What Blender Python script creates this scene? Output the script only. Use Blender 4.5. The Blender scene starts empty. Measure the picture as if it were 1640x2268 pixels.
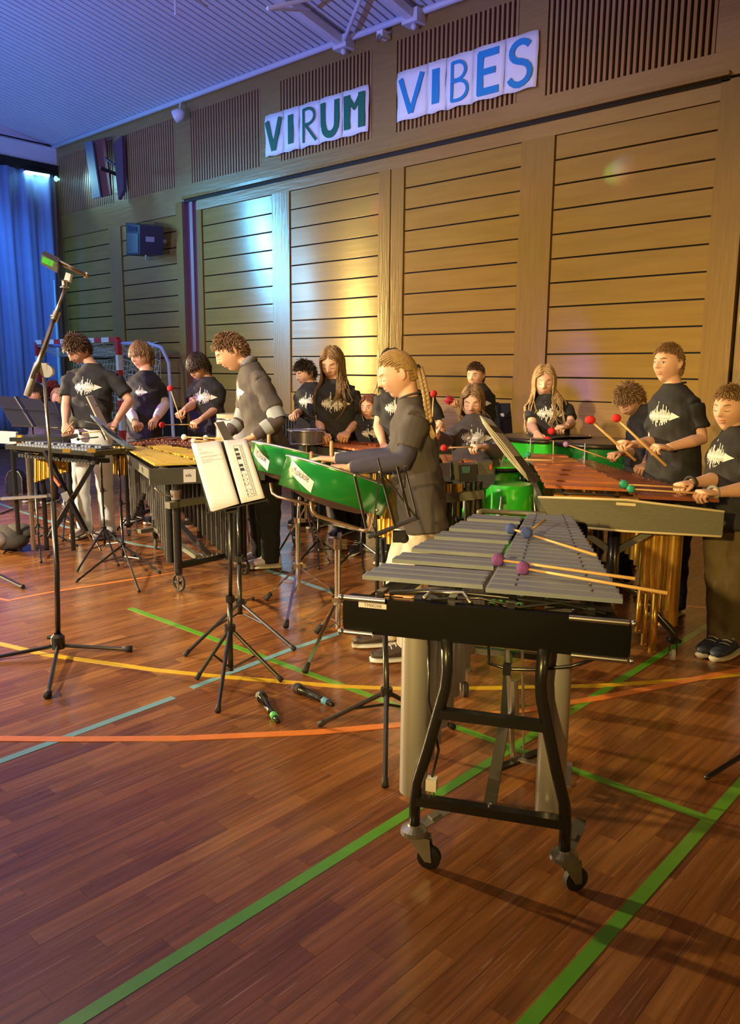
import bpy, bmesh, math, random
import numpy as np
from mathutils import Vector, Matrix, noise
from mathutils.bvhtree import BVHTree

# ------------------------------------------------------------------ camera
C = bpy.context.scene.collection
scene = bpy.context.scene
H = 1.40
FPX = 1780.8
PIT, YAW, ROL = math.radians(9.857), math.radians(41.887), math.radians(-0.478)
def _cam():
    cy, sy = math.cos(YAW), math.sin(YAW); cp, sp = math.cos(PIT), math.sin(PIT); cr, sr = math.cos(ROL), math.sin(ROL)
    f = Vector((-sy*cp, cy*cp, -sp)); r = Vector((cy, sy, 0)); d = f.cross(r)
    return r*cr + d*sr, -r*sr + d*cr, f
CR, CD, CF = _cam()
CAM = Vector((0, 0, H))
cam = bpy.data.cameras.new('camera'); co = bpy.data.objects.new('camera', cam); C.objects.link(co)
m = Matrix((CR, -CD, -CF)).transposed().to_4x4(); m.translation = CAM
co.matrix_world = m
cam.sensor_fit = 'HORIZONTAL'; cam.sensor_width = 36; cam.lens = FPX/1640*36; cam.clip_end = 100; cam.clip_start = .05
scene.camera = co
scene.view_settings.view_transform = 'Standard'; scene.view_settings.look = 'None'
scene.view_settings.gamma = 1; scene.view_settings.use_curve_mapping = False
scene.view_settings.exposure = 0.0

# ------------------------------------------------------------------ world and lights
w = bpy.data.worlds.new('hall_air'); scene.world = w; w.use_nodes = True
w.node_tree.nodes['Background'].inputs[0].default_value = (.42, .40, .46, 1)
w.node_tree.nodes['Background'].inputs[1].default_value = .07

def spot(name, loc, tgt, col, watt, deg=60, blend=.5, rad=.08):
    l = bpy.data.lights.new(name, 'SPOT'); l.color = col; l.energy = watt; l.spot_size = math.radians(deg); l.spot_blend = blend
    l.shadow_soft_size = rad
    o = bpy.data.objects.new(name, l); C.objects.link(o); o.location = loc
    o.rotation_euler = (Vector(tgt)-Vector(loc)).to_track_quat('-Z', 'Y').to_euler(); return o
def area(name, loc, tgt, col, watt, sx, sy):
    l = bpy.data.lights.new(name, 'AREA'); l.color = col; l.energy = watt; l.shape = 'RECTANGLE'; l.size = sx; l.size_y = sy
    o = bpy.data.objects.new(name, l); C.objects.link(o); o.location = loc
    o.rotation_euler = (Vector(tgt)-Vector(loc)).to_track_quat('-Z', 'Y').to_euler(); return o
WARM = (1, .66, .20)
spot('warm_lamp_left', (-12.8, -.5, 2.25), (-3.6, 3.4, .55), (1, .74, .34), 9000, 46, .8, .10)
spot('warm_lamp_front', (-.55, -1.6, 1.85), (-4.0, 7.6, .75), (1, .65, .19), 950, 54, .9, .05)
spot('warm_lamp_high', (-4.6, -3.6, 3.3), (-5.5, 3.8, .6), (1, .80, .54), 3400, 60, .8, .07)
spot('warm_lamp_side', (3.2, .2, 3.2), (-1.5, 5.5, .5), (1, .65, .18), 330, 66, .9, .12)
spot('cyan_lamp', (-13.9, 3.3, 4.1), (-8.8, 7.6, 2.8), (.14, .58, 1), 1500, 44, .9, .16)
spot('corner_lamp', (-14.2, 7.1, 4.84), (-12.6, 7.65, 4.3), (.4, .9, 1), 60, 60, .8, .05)
spot('curtain_wash', (-12.2, 5.2, 4.9), (-14.6, 6.2, 1.6), (.08, .32, 1), 420, 85, .8, .2)
spot('violet_wash', (-7.5, -2.5, .9), (-8.6, 4.2, 6.6), (.17, .25, 1), 3300, 76, .5, .05)
spot('violet_faces', (-8.8, -2.0, 2.2), (-7.1, 4.6, 1.2), (.34, .12, 1), 1300, 29, .8, .08)
spot('cyan_fill', (-13.6, 2.4, 3.2), (-11.5, 7.6, 2.2), (.30, .68, 1), 420, 80, .9, .15)
spot('glare_lamp', (-13.9, .3, 2.1), (-7.0, 7.65, 1.7), (1, .68, .18), 1900, 26, .9, .12)
spot('blue_wash', (-11.5, -2.0, .8), (-13.6, 3.6, 6.6), (.08, .36, 1), 1500, 75, .8, .1)
area('roof_glow', (-5, 1.5, 5.2), (-5, 3, 0), (1, .72, .42), 120, 6, 5)

# ------------------------------------------------------------------ helpers
def ray(px, py): return CR*(px-820) + CD*(py-1134) + CF*FPX
def fl(px, py, z=0.0):
    r = ray(px, py); return CAM + r*((z-H)/r.z)
def yp(px, py, Y):
    r = ray(px, py); return CAM + r*(Y/r.y)
def xp(px, py, X):
    r = ray(px, py); return CAM + r*(X/r.x)
def dp(px, py, d): return CAM + ray(px, py)*(d/FPX)
def depth(P): return (Vector(P)-CAM).dot(CF)
RH = Vector((math.cos(YAW), math.sin(YAW), 0)); TH = Vector((math.sin(YAW), -math.cos(YAW), 0))   # picture right, towards the viewer
UP = Vector((0, 0, 1))
RND = random.Random(7)

MATS = {}
def mat(name, col=(.5,.5,.5), rough=.5, metal=0.0, var=.0, scale=20, bump=0.0, coat=0.0, stretch=None, emit=None, spec=.5, alpha=None, trans=0):
    if name in MATS: return MATS[name]
    mt = bpy.data.materials.new(name); mt.use_nodes = True; nt = mt.node_tree; b = nt.nodes['Principled BSDF']
    b.inputs['Base Color'].default_value = (*col, 1); b.inputs['Roughness'].default_value = rough; b.inputs['Metallic'].default_value = metal
    b.inputs['Coat Weight'].default_value = coat; b.inputs['Coat Roughness'].default_value = .12; b.inputs['Specular IOR Level'].default_value = spec
    if trans: b.inputs['Transmission Weight'].default_value = trans
    if emit: b.inputs['Emission Color'].default_value = (*emit[:3], 1); b.inputs['Emission Strength'].default_value = emit[3]
    tc = nt.nodes.new('ShaderNodeTexCoord'); n = nt.nodes.new('ShaderNodeTexNoise'); n.inputs['Scale'].default_value = scale; n.inputs['Detail'].default_value = 4
    src = tc.outputs['Object']
    if stretch:
        mp = nt.nodes.new('ShaderNodeMapping'); mp.inputs['Scale'].default_value = stretch; nt.links.new(src, mp.inputs[0]); src = mp.outputs[0]
    nt.links.new(src, n.inputs['Vector'])
    if var:
        mx = nt.nodes.new('ShaderNodeMix'); mx.data_type = 'RGBA'
        mx.inputs[6].default_value = (*[max(0, c*(1-var)) for c in col], 1); mx.inputs[7].default_value = (*[min(1, c*(1+var)) for c in col], 1)
        nt.links.new(n.outputs['Fac'], mx.inputs[0]); nt.links.new(mx.outputs[2], b.inputs['Base Color'])
    if bump:
        bp = nt.nodes.new('ShaderNodeBump'); bp.inputs['Strength'].default_value = bump; bp.inputs['Distance'].default_value = .01
        nt.links.new(n.outputs['Fac'], bp.inputs['Height']); nt.links.new(bp.outputs[0], b.inputs['Normal'])
    MATS[name] = mt; return mt

def tag(o, label=None, cat=None, group=None, kind=None):
    if label: o['label'] = label
    if cat: o['category'] = cat
    if group: o['group'] = group
    if kind: o['kind'] = kind
    return o
def thing(name, label, cat, loc, group=None):
    o = bpy.data.objects.new(name, None); C.objects.link(o); o.location = (loc[0], loc[1], loc[2] if len(loc) > 2 else 0)
    o.empty_display_size = .1
    return tag(o, label, cat, group)
def wloc(o):
    v = Vector((0, 0, 0))
    while o is not None: v = v + o.location; o = o.parent
    return v
class MB:
    """collects shapes in world coordinates; build() links them as one mesh object under parent"""
    def __init__(s): s.v = []; s.f = []
    def add(s, vs, fs):
        n = len(s.v); s.v += [tuple(v) for v in vs]; s.f += [tuple(i+n for i in f) for f in fs]; return s
    def box(s, O, a, b, c):
        """O corner, a b c edge vectors"""
        O = Vector(O); vs = [O+i*a+j*b+k*c for k in (0, 1) for j in (0, 1) for i in (0, 1)]
        return s.add(vs, [(0, 2, 3, 1), (4, 5, 7, 6), (0, 1, 5, 4), (2, 6, 7, 3), (0, 4, 6, 2), (1, 3, 7, 5)])
    def cbox(s, ctr, a, b, c):
        a, b, c = Vector(a), Vector(b), Vector(c); return s.box(Vector(ctr)-a/2-b/2-c/2, a, b, c)
    def abox(s, x0, x1, y0, y1, z0, z1): return s.box((x0, y0, z0), Vector((x1-x0, 0, 0)), Vector((0, y1-y0, 0)), Vector((0, 0, z1-z0)))
    def bevbox(s, ctr, a, b, c, bv=.15):
        """box with chamfered top edges along c"""
        a, b, c = Vector(a), Vector(b), Vector(c); ctr = Vector(ctr); vs = []
        la, lb = a.length, b.length; t = min(la, lb)*bv
        for (ka, kb, kc) in ((1, 1, -.5), (1, 1, .5-bv), (1-2*t/la, 1-2*t/lb, .5)):
            for (i, j) in ((-.5, -.5), (.5, -.5), (.5, .5), (-.5, .5)): vs.append(ctr+a*i*ka+b*j*kb+c*kc)
        fs = [(0, 3, 2, 1), (8, 9, 10, 11)]
        for L in (0, 4):
            for i in range(4): fs.append((L+i, L+(i+1) % 4, L+4+(i+1) % 4, L+4+i))
        return s.add(vs, fs)
    def beam(s, p0, p1, w, h, up=UP):
        p0, p1 = Vector(p0), Vector(p1); d = (p1-p0).normalized(); x = d.cross(up)
        if x.length < 1e-4: x = d.cross(Vector((1, 0, 0)))
        x.normalize(); y = x.cross(d); return s.cbox((p0+p1)/2, p1-p0, x*w, y*h)
    def path(s, pts, rad, n=8, flat=1.0, up=UP, cap=True):
        pts = [Vector(p) for p in pts]; k = len(pts)
        if not hasattr(rad, '__len__'): rad = [rad]*k
        vs = []; x = None
        for i, p in enumerate(pts):
            d = (pts[min(i+1, k-1)]-pts[max(i-1, 0)])
            if d.length < 1e-9: d = Vector((0, 0, 1))
            d.normalize()
            if x is None:
                x = d.cross(up)
                if x.length < 1e-3: x = d.cross(Vector((1, 0, 0)))
            x = x - d*x.dot(d)
            if x.length < 1e-6: x = d.orthogonal()
            x.normalize(); y = d.cross(x)
            for j in range(n):
                t = 2*math.pi*j/n; vs.append(p + x*math.cos(t)*rad[i] + y*math.sin(t)*rad[i]*flat)
        fs = [(i*n+j, i*n+(j+1) % n, (i+1)*n+(j+1) % n, (i+1)*n+j) for i in range(k-1) for j in range(n)]
        if cap: fs += [tuple(range(n-1, -1, -1)), tuple((k-1)*n+j for j in range(n))]
        return s.add(vs, fs)
    def tube(s, p0, p1, r, n=10, r1=None): return s.path([p0, p1], [r, r if r1 is None else r1], n)
    def loft(s, rings):
        """rings: (centre, half-width vector, half-depth vector)"""
        n = 20; vs = []
        for c, a, b in rings:
            for j in range(n):
                t = 2*math.pi*j/n; vs.append(Vector(c)+Vector(a)*math.cos(t)+Vector(b)*math.sin(t))
        k = len(rings)
        fs = [(i*n+j, i*n+(j+1) % n, (i+1)*n+(j+1) % n, (i+1)*n+j) for i in range(k-1) for j in range(n)]
        fs += [tuple(range(n-1, -1, -1)), tuple((k-1)*n+j for j in range(n))]
        return s.add(vs, fs)
    def lathe(s, O, ax, prof, n=24, close=False):
        """prof: (distance along ax, radius)"""
        O = Vector(O); ax = Vector(ax).normalized(); x = ax.orthogonal().normalized(); y = ax.cross(x); vs = []
        for h, r in prof:
            for j in range(n):
                t = 2*math.pi*j/n; vs.append(O+ax*h+(x*math.cos(t)+y*math.sin(t))*max(r, 1e-4))
        k = len(prof)
        fs = [(i*n+j, i*n+(j+1) % n, (i+1)*n+(j+1) % n, (i+1)*n+j) for i in range(k-1) for j in range(n)]
        if close: fs += [tuple(range(n-1, -1, -1)), tuple((k-1)*n+j for j in range(n))]
        return s.add(vs, fs)
    def ball(s, c, r, n=12, m=8, sc=(1, 1, 1)):
        c = Vector(c); prof = []
        vs = []; fs = []
        for i in range(1, m):
            a = math.pi*i/m
            for j in range(n):
                t = 2*math.pi*j/n; vs.append(c+Vector((math.sin(a)*math.cos(t)*sc[0], math.sin(a)*math.sin(t)*sc[1], math.cos(a)*sc[2]))*r)
        vs += [c+Vector((0, 0, r*sc[2])), c-Vector((0, 0, r*sc[2]))]; T = len(vs)-2
        for i in range(m-2):
            for j in range(n): fs.append((i*n+j, (i+1)*n+j, (i+1)*n+(j+1) % n, i*n+(j+1) % n))
        for j in range(n): fs += [(T, j, (j+1) % n), (T+1, (m-2)*n+(j+1) % n, (m-2)*n+j)]
        return s.add(vs, fs)
    def torus(s, c, ax, R, r, n=20, m=8, a0=0, a1=2*math.pi):
        c = Vector(c); ax = Vector(ax).normalized(); x = ax.orthogonal().normalized(); y = ax.cross(x); full = abs(a1-a0-2*math.pi) < 1e-6
        N = n if full else n+1; vs = []; fs = []
        for i in range(N):
            t = a0+(a1-a0)*i/n; d = x*math.cos(t)+y*math.sin(t)
            for j in range(m):
                q = 2*math.pi*j/m; vs.append(c+d*(R+r*math.cos(q))+ax*r*math.sin(q))
        for i in range(n):
            for j in range(m):
                a = i*m+j; b = i*m+(j+1) % m; k2 = ((i+1) % N)*m; fs.append((a, b, k2+(j+1) % m, k2+j))
        return s.add(vs, fs)
    def slab(s, poly, off):
        """flat polygon (3D points) extruded by off"""
        n = len(poly); poly = [Vector(p) for p in poly]; off = Vector(off)
        return s.add(poly+[p+off for p in poly], [tuple(range(n-1, -1, -1)), tuple(range(n, 2*n))]+[(i, (i+1) % n, n+(i+1) % n, n+i) for i in range(n)])
    def build(s, name, mt, parent=None, smooth=False, kind=None, label=None):
        me = bpy.data.meshes.new(name); b = wloc(parent) if parent else Vector((0, 0, 0))
        me.from_pydata([(v[0]-b.x, v[1]-b.y, v[2]-b.z) for v in s.v], [], s.f)
        if mt: me.materials.append(mt)
        o = bpy.data.objects.new(name, me); C.objects.link(o)
        if parent: o.parent = parent
        if smooth:
            me.polygons.foreach_set('use_smooth', [True]*len(me.polygons))
            if smooth != 'all': me.set_sharp_from_angle(angle=math.radians(40))
        if kind: o['kind'] = kind
        if label: o['label'] = label
        return o
def solid(name, mt, label, cat, mb, base, group=None, smooth=True):
    """a thing that is one mesh, origin at base"""
    o = mb.build(name, mt, None, smooth); b = Vector(base); o.data.transform(Matrix.Translation(-b)); o.location = b
    return tag(o, label, cat, group)
class Fr:
    def __init__(s, O, wdeg):
        s.O = Vector((O[0], O[1], 0)); a = math.radians(wdeg); s.w = Vector((math.cos(a), math.sin(a), 0)); s.u = Vector((-math.sin(a), math.cos(a), 0))
    def p(s, u, w, z=0): return s.O+s.u*u+s.w*w+UP*z
    def box(s, mb, u0, u1, w0, w1, z0, z1): return mb.box(s.p(u0, w0, z0), s.u*(u1-u0), s.w*(w1-w0), UP*(z1-z0))
def textgeo(txt, size=1.0):
    cu = bpy.data.curves.new('t', 'FONT'); cu.body = txt; cu.size = size; cu.resolution_u = 3
    o = bpy.data.objects.new('t', cu); C.objects.link(o)
    me = bpy.data.meshes.new_from_object(o); vs = [(v.co.x, v.co.y) for v in me.vertices]; fs = [tuple(p.vertices) for p in me.polygons]
    bpy.data.objects.remove(o); bpy.data.curves.remove(cu); bpy.data.meshes.remove(me)
    return vs, fs

# ------------------------------------------------------------------ materials
def wood_wall():
    mt = mat('wall_wood', (.27, .155, .036), .34, var=.25, scale=3.0, stretch=(.8, 1, 9), bump=.3, coat=.35, spec=.5); return mt
M_WALL = wood_wall()
M_PLANK = mat('wall_plank', (.28, .170, .036), .30, var=.22, scale=2.2, stretch=(.6, 1, 7), bump=.12, coat=.0)
M_FRAMEW = mat('wall_frame_wood', (.25, .152, .038), .33, var=.2, scale=3, stretch=(14, 1, .8), bump=.10, coat=.0)
for _m in (M_PLANK, M_FRAMEW):
    _b = _m.node_tree.nodes['Principled BSDF']; _t = _m.node_tree.nodes.new('ShaderNodeTangent'); _t.direction_type = 'RADIAL'; _t.axis = 'Z'
    _m.node_tree.links.new(_t.outputs[0], _b.inputs['Tangent']); _b.inputs['Anisotropic'].default_value = .92; _b.inputs['Anisotropic Rotation'].default_value = .25; _b.inputs['Roughness'].default_value = .23; _b.inputs['Specular IOR Level'].default_value = .5
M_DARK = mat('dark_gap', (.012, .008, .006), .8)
M_SLAT = mat('slat_wood', (.33, .18, .075), .4, var=.25, scale=4, stretch=(20, 1, 1))
M_BLACK = mat('black_metal', (.012, .012, .013), .32, .0, coat=.3)
M_BLACKM = mat('black_matt', (.014, .014, .015), .6, var=.2, scale=60)
M_CHROME = mat('chrome', (.75, .74, .72), .16, 1.0)
M_STEEL = mat('dull_steel', (.55, .55, .53), .34, 1.0, var=.15, scale=30)
M_GOLD = mat('gold_tube', (.80, .50, .10), .28, .85, var=.12, scale=6)
M_GOLDBAR = mat('gold_bar', (.92, .66, .12), .34, .4, var=.06, scale=10)
M_SILVER = mat('silver_bar', (.20, .24, .34), .42, .2, var=.08, scale=12)
M_TUBEG = mat('grey_tube', (.50, .50, .52), .36, .6)
M_ROSE = mat('rosewood_bar', (.46, .13, .035), .38, var=.35, scale=6, stretch=(4, 4, 4), coat=.25)
M_ROSE2 = mat('rosewood_bar_dark', (.22, .055, .022), .35, var=.35, scale=6, coat=.3)
M_RUBBER = mat('rubber', (.02, .02, .02), .7)
M_PAPER = mat('paper', (.64, .62, .66), .7, var=.04, scale=12)
M_INK = mat('ink', (.03, .03, .035), .6)
M_WHITE = mat('white_paint', (.78, .78, .80), .45)
M_GREYP = mat('grey_panel', (.13, .13, .10), .5, var=.25, scale=40, stretch=(1, 1, 6), bump=.1)
M_IVORY = mat('ivory_edge', (.75, .68, .45), .45)
M_PAN = mat('green_pan', (.012, .26, .05), .22, .25, var=.12, scale=4, coat=.6)
M_GREEN = mat('green_shell', (.035, .58, .035), .25, .0, var=.1, scale=3, coat=.5)
M_RED = mat('red_wool', (.65, .02, .02), .85, var=.2, scale=120, bump=.4)
M_MAPLE = mat('maple_stick', (.66, .42, .16), .5, var=.15, scale=40)
# ------------------------------------------------------------------ the hall
K = H/1.5
WY = 8.2*K
def rx(v): return v*K
def wz(v): return v*K
XL, XR, YB = -15.7*K, 4.5, -4.5
CZ = 5.77*K; SL = .1916
# floor: base sheet, boards, court lines
M_FBASE = mat('floor_joint', (.10, .035, .014), .5)
def board_mat():
    mt = bpy.data.materials.new('floor_board'); mt.use_nodes = True; nt = mt.node_tree; b = nt.nodes['Principled BSDF']
    N = nt.nodes.new; L = nt.links.new
    geo = N('ShaderNodeNewGeometry'); sep = N('ShaderNodeSeparateXYZ'); L(geo.outputs['Position'], sep.inputs[0])
    def mth(op, a, c=None):
        n = N('ShaderNodeMath'); n.operation = op
        for i, x in enumerate((a, c)):
            if x is None: continue
            if isinstance(x, (int, float)): n.inputs[i].default_value = x
            else: L(x, n.inputs[i])
        return n.outputs[0]
    col = mth('FLOOR', mth('DIVIDE', sep.outputs[0], BW))
    off = mth('MULTIPLY', mth('FRACT', mth('MULTIPLY', col, .381966)), BL)
    row = mth('FLOOR', mth('DIVIDE', mth('ADD', sep.outputs[1], off), BL))
    cmb = N('ShaderNodeCombineXYZ'); L(col, cmb.inputs[0]); L(row, cmb.inputs[1])
    wn = N('ShaderNodeTexWhiteNoise'); wn.noise_dimensions = '3D'; L(cmb.outputs[0], wn.inputs['Vector'])
    cr = N('ShaderNodeValToRGB'); cr.color_ramp.interpolation = 'LINEAR'
    e = cr.color_ramp.elements; e[0].position = 0; e[0].color = (.19, .068, .023, 1); e[1].position = 1; e[1].color = (.36, .158, .048, 1)
    x = cr.color_ramp.elements.new(.35); x.color = (.25, .098, .030, 1); x = cr.color_ramp.elements.new(.72); x.color = (.28, .112, .034, 1)
    L(wn.outputs['Value'], cr.inputs[0])
    mp = N('ShaderNodeMapping'); mp.inputs['Scale'].default_value = (60, 3, 1); L(geo.outputs['Position'], mp.inputs[0])
    ad = N('ShaderNodeVectorMath'); ad.operation = 'ADD'; L(mp.outputs[0], ad.inputs[0]); L(wn.outputs['Color'], ad.inputs[1])
    gn = N('ShaderNodeTexNoise'); gn.inputs['Scale'].default_value = 1.0; gn.inputs['Detail'].default_value = 5; L(ad.outputs[0], gn.inputs['Vector'])
    mx = N('ShaderNodeMix'); mx.data_type = 'RGBA'; mx.blend_type = 'MULTIPLY'; mx.inputs[0].default_value = .75
    gr = N('ShaderNodeValToRGB'); gr.color_ramp.elements[0].position = .3; gr.color_ramp.elements[0].color = (.45, .42, .40, 1); gr.color_ramp.elements[1].position = .7; gr.color_ramp.elements[1].color = (1.25, 1.2, 1.1, 1)
    L(gn.outputs['Fac'], gr.inputs[0]); L(cr.outputs[0], mx.inputs[6]); L(gr.outputs[0], mx.inputs[7])
    # pale scuffs and scratches in several directions
    acc = None
    for k, (ang, sc, th) in enumerate(((25, 1.1, .71), (-50, .8, .72), (80, 1.3, .73), (5, .9, .715))):
        m2 = N('ShaderNodeMapping'); m2.inputs['Rotation'].default_value = (0, 0, math.radians(ang)); m2.inputs['Scale'].default_value = (110*sc, 2.6*sc, 1); m2.inputs['Location'].default_value = (k*3.1, k*7.7, 0)
        L(geo.outputs['Position'], m2.inputs[0]); n2 = N('ShaderNodeTexNoise'); n2.inputs['Scale'].default_value = 1; n2.inputs['Detail'].default_value = 1; L(m2.outputs[0], n2.inputs['Vector'])
        g = mth('GREATER_THAN', n2.outputs['Fac'], th+.0); acc = g if acc is None else mth('MAXIMUM', acc, g)
    pn = N('ShaderNodeTexNoise'); pn.inputs['Scale'].default_value = 1.7; pn.inputs['Detail'].default_value = 3; L(geo.outputs['Position'], pn.inputs['Vector'])
    sc = mth('MULTIPLY', mth('MULTIPLY', acc, mth('SUBTRACT', pn.outputs['Fac'], .38)), 1.5)
    mx2 = N('ShaderNodeMix'); mx2.data_type = 'RGBA'; L(sc, mx2.inputs[0]); L(mx.outputs[2], mx2.inputs[6]); mx2.inputs[7].default_value = (.55, .34, .22, 1)
    L(mx2.outputs[2], b.inputs['Base Color'])
    rr = mth('ADD', mth('MULTIPLY', pn.outputs['Fac'], .16), .15)
    rr2 = mth('ADD', rr, mth('MULTIPLY', acc, .12)); L(rr2, b.inputs['Roughness'])
    b.inputs['Specular IOR Level'].default_value = .55
    bp = N('ShaderNodeBump'); bp.inputs['Strength'].default_value = .10; bp.inputs['Distance'].default_value = .004
    bn = N('ShaderNodeTexNoise'); bn.inputs['Scale'].default_value = 9; bn.inputs['Detail'].default_value = 3; L(geo.outputs['Position'], bn.inputs['Vector']); L(bn.outputs['Fac'], bp.inputs['Height']); L(bp.outputs[0], b.inputs['Normal'])
    return mt
BW, BL = .066, .46
M_BOARD = board_mat()
mb = MB(); mb.abox(XL-.2, XR, YB, WY+.2, -.06, -.004)
floor = mb.build('floor', M_FBASE, None, kind='structure')
def board_grid():
    out = []
    for c in range(int(XL/BW)-1, int(XR/BW)+1):
        off = BL*((c*.381966) % 1.0)
        r0 = math.floor((YB+off)/BL)
        for r in range(r0, math.floor((WY+off)/BL)+1):
            y0 = r*BL-off; out.append((c*BW, y0))
    return out
grid = board_grid(); vis = []; far = []
for x, y in grid:
    cx, cy = x+BW/2, y+BL/2; d = (Vector((cx, cy, 0))-CAM); dd = d.dot(CF)
    if dd > .3:
        px = 820+d.dot(CR)/dd*FPX; py = 1134+d.dot(CD)/dd*FPX
        if -60 < px < 1700 and py < 2330: (vis if dd < 9 else far).append((dd, x, y)); continue
    far.append((dd, x, y))
vis.sort(); near = vis[:296]; far += vis[296:]
pm = None
g = .00035
for dd, x, y in near:
    if pm is None:
        q = MB(); q.bevbox((BW/2, BL/2, -.002), (BW-2*g, 0, 0), (0, BL-2*g, 0), (0, 0, .004), .02); o = q.build('floor_board', M_BOARD, floor); pm = o.data
    else:
        o = bpy.data.objects.new('floor_board', pm); C.objects.link(o); o.parent = floor
    o.location = (x, y, ((int(x*977) ^ int(y*613)) % 5)*.00006)
fv = []; ff = []
for dd, x, y in far:
    n = len(fv); x1, y1 = min(x+BW, XR)-g, min(y+BL, WY+.1)-g
    if x > XR or x1 < XL-.1: continue
    fv += [(x+g, y+g, 0), (x1, y+g, 0), (x1, y1, 0), (x+g, y1, 0)]; ff.append((n, n+1, n+2, n+3))
q = MB(); q.v = fv; q.f = ff; q.build('floor_boards', M_BOARD, floor, kind='stuff')

def line_mat(name, col): return mat(name, col, .28, var=.18, scale=14, spec=.5, coat=.3)
LG, LB, LO, LY = line_mat('green_line', (.11, .36, .025)), line_mat('blue_line', (.20, .42, .50)), line_mat('orange_line', (.82, .25, .05)), line_mat('yellow_line', (.72, .46, .02))
def court(pts, wdt, mt, label, z=.0012):
    q = MB(); vs = []; pts = [Vector((p[0], p[1], 0)) for p in pts]
    for i, p in enumerate(pts):
        d = (pts[min(i+1, len(pts)-1)]-pts[max(i-1, 0)]).normalized(); nrm = Vector((-d.y, d.x, 0))*wdt/2
        for s_, zz in ((-1, z), (1, z), (1, -.0005), (-1, -.0005)): vs.append(p+nrm*s_+UP*zz)
    n = 4
    fs = [(i*n+j, i*n+(j+1) % n, (i+1)*n+(j+1) % n, (i+1)*n+j) for i in range(len(pts)-1) for j in range(n)]+[(3, 2, 1, 0), tuple((len(pts)-1)*n+j for j in range(4))]
    q.add(vs, fs); q.build('court_line', mt, floor, label=label)
court([(-1.605*K, -1), (-1.605*K, WY-.3)], .039, LG, 'long green court line running away under the silver vibraphone', .0012)
court([(-.82*K, -1), (-.82*K, WY-.3)], .039, LG, 'green court line at the lower right', .0013)
court([(-4.45*K, 2.67*K), (-.84*K, 2.67*K)], .039, LG, 'green court line crossing from the left to the lower right', .0016)
court([fl(-80, 1716), fl(385, 1545)], .037, LB, 'pale blue court line at the left, up to its break', .0014)
court([fl(425, 1524), fl(640, 1440), fl(760, 1400), fl(830, 1372)], .037, LB, 'pale blue court line beyond its break', .0018)
court([fl(-40, 1102), fl(140, 1165), fl(300, 1205), fl(520, 1240)], .037, LB, 'pale blue court line far left under the stands')
court([fl(590, 1262), fl(760, 1320), fl(900, 1370)], .037, LB, 'pale blue court line behind the pan stands')
court([fl(x, y) for x, y in ((-60, 1418), (0, 1426), (100, 1450), (200, 1464), (350, 1485), (470, 1497), (600, 1508), (760, 1521), (900, 1526), (1100, 1524), (1330, 1519), (1500, 1508), (1640, 1494), (1760, 1480))], .038, LY, 'yellow curved court line', .0020)
court([fl(x, y) for x, y in ((-60, 1636), (150, 1638), (400, 1636), (700, 1622), (950, 1600), (1150, 1575), (1330, 1546), (1480, 1517), (1640, 1484), (1760, 1458))], .043, LO, 'broad orange curved court line', .0024)
court([fl(x, y) for x, y in ((-40, 1318), (20, 1330), (110, 1312), (290, 1284), (390, 1268))], .03, LO, 'thin orange court line at the left')
court([fl(1480, 1340), fl(1640, 1352)], .03, LO, 'faint line at the right edge', .001)

# ceiling: corrugated sheet rising from the long wall
M_CEIL = mat('ceiling_paint', (.62, .62, .66), .55, var=.05, scale=5)
q = MB(); pit = .112; n = int((XR-XL)/pit); vs = []; xs = []
for i in range(n+1):
    x = XL+i*pit
    for dx, dz in ((0, 0), (.084, 0), (.087, .045), (.109, .045)): xs.append((x+dx, dz))
Y0 = -4.4
for yy in (WY, Y0):
    for x, dz in xs: vs.append((x, yy, CZ+SL*(WY-yy)+dz))
m_ = len(xs); q.add(vs, [(i, i+1, m_+i+1, m_+i) for i in range(m_-1)])
q.add([(XL-.2, WY+.1, CZ+.05), (XR, WY+.1, CZ+.05), (XR, Y0, CZ+SL*(WY-Y0)+.05), (XL-.2, Y0, CZ+SL*(WY-Y0)+.05)], [(0, 1, 2, 3)])
q.build('ceiling', M_CEIL, None, kind='structure')
M_BEAM = mat('roof_steel_paint', (.66, .66, .72), .45, var=.06, scale=6)
q = MB(); q.tube((XL, WY-.035, CZ-.03), (-1, WY-.035, CZ-.03), .038, 12); q.build('trim_1', M_BEAM, None, 'all', kind='structure')
def cz(y): return CZ+SL*(WY-y)
# roof truss members that spring from the wall
t = thing('roof_truss', 'white painted steel roof truss springing from the wall above the banners', 'truss', (-7.3, WY, CZ))
for A in (-7.80*K, -6.64*K):
    q = MB(); q.beam((A, WY-.02, CZ-.10), (A, 2.0, cz(2.0)-.12), .10, .09); q.build('rafter', M_BEAM, t)
    q = MB(); q.cbox((A, WY-.08, CZ-.09), (.22, 0, 0), (0, .16, 0), (0, 0, .14)); q.ball((A+.02, WY-.1, CZ-.19), .035); q.build('bearing', M_BEAM, t, True)
xa, xb = -7.80*K, -6.64*K; side = 0; yy = WY-.1
for k in range(5):
    q = MB(); y2 = yy-.75; a, b = (xa, xb) if k % 2 == 0 else (xb, xa)
    q.tube((a, yy, cz(yy)-.12), (b, y2, cz(y2)-.12), .024, 8); q.build('brace', M_BEAM, t, True); yy = y2
q = MB(); q.tube((xa+.1, 6.9, cz(6.9)-.1), ((xa+xb)/2, 5.9, cz(5.9)-.7), .02, 8); q.tube((xb-.1, 6.9, cz(6.9)-.1), ((xa+xb)/2, 5.9, cz(5.9)-.7), .02, 8); q.build('brace', M_BEAM, t, True)
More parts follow.
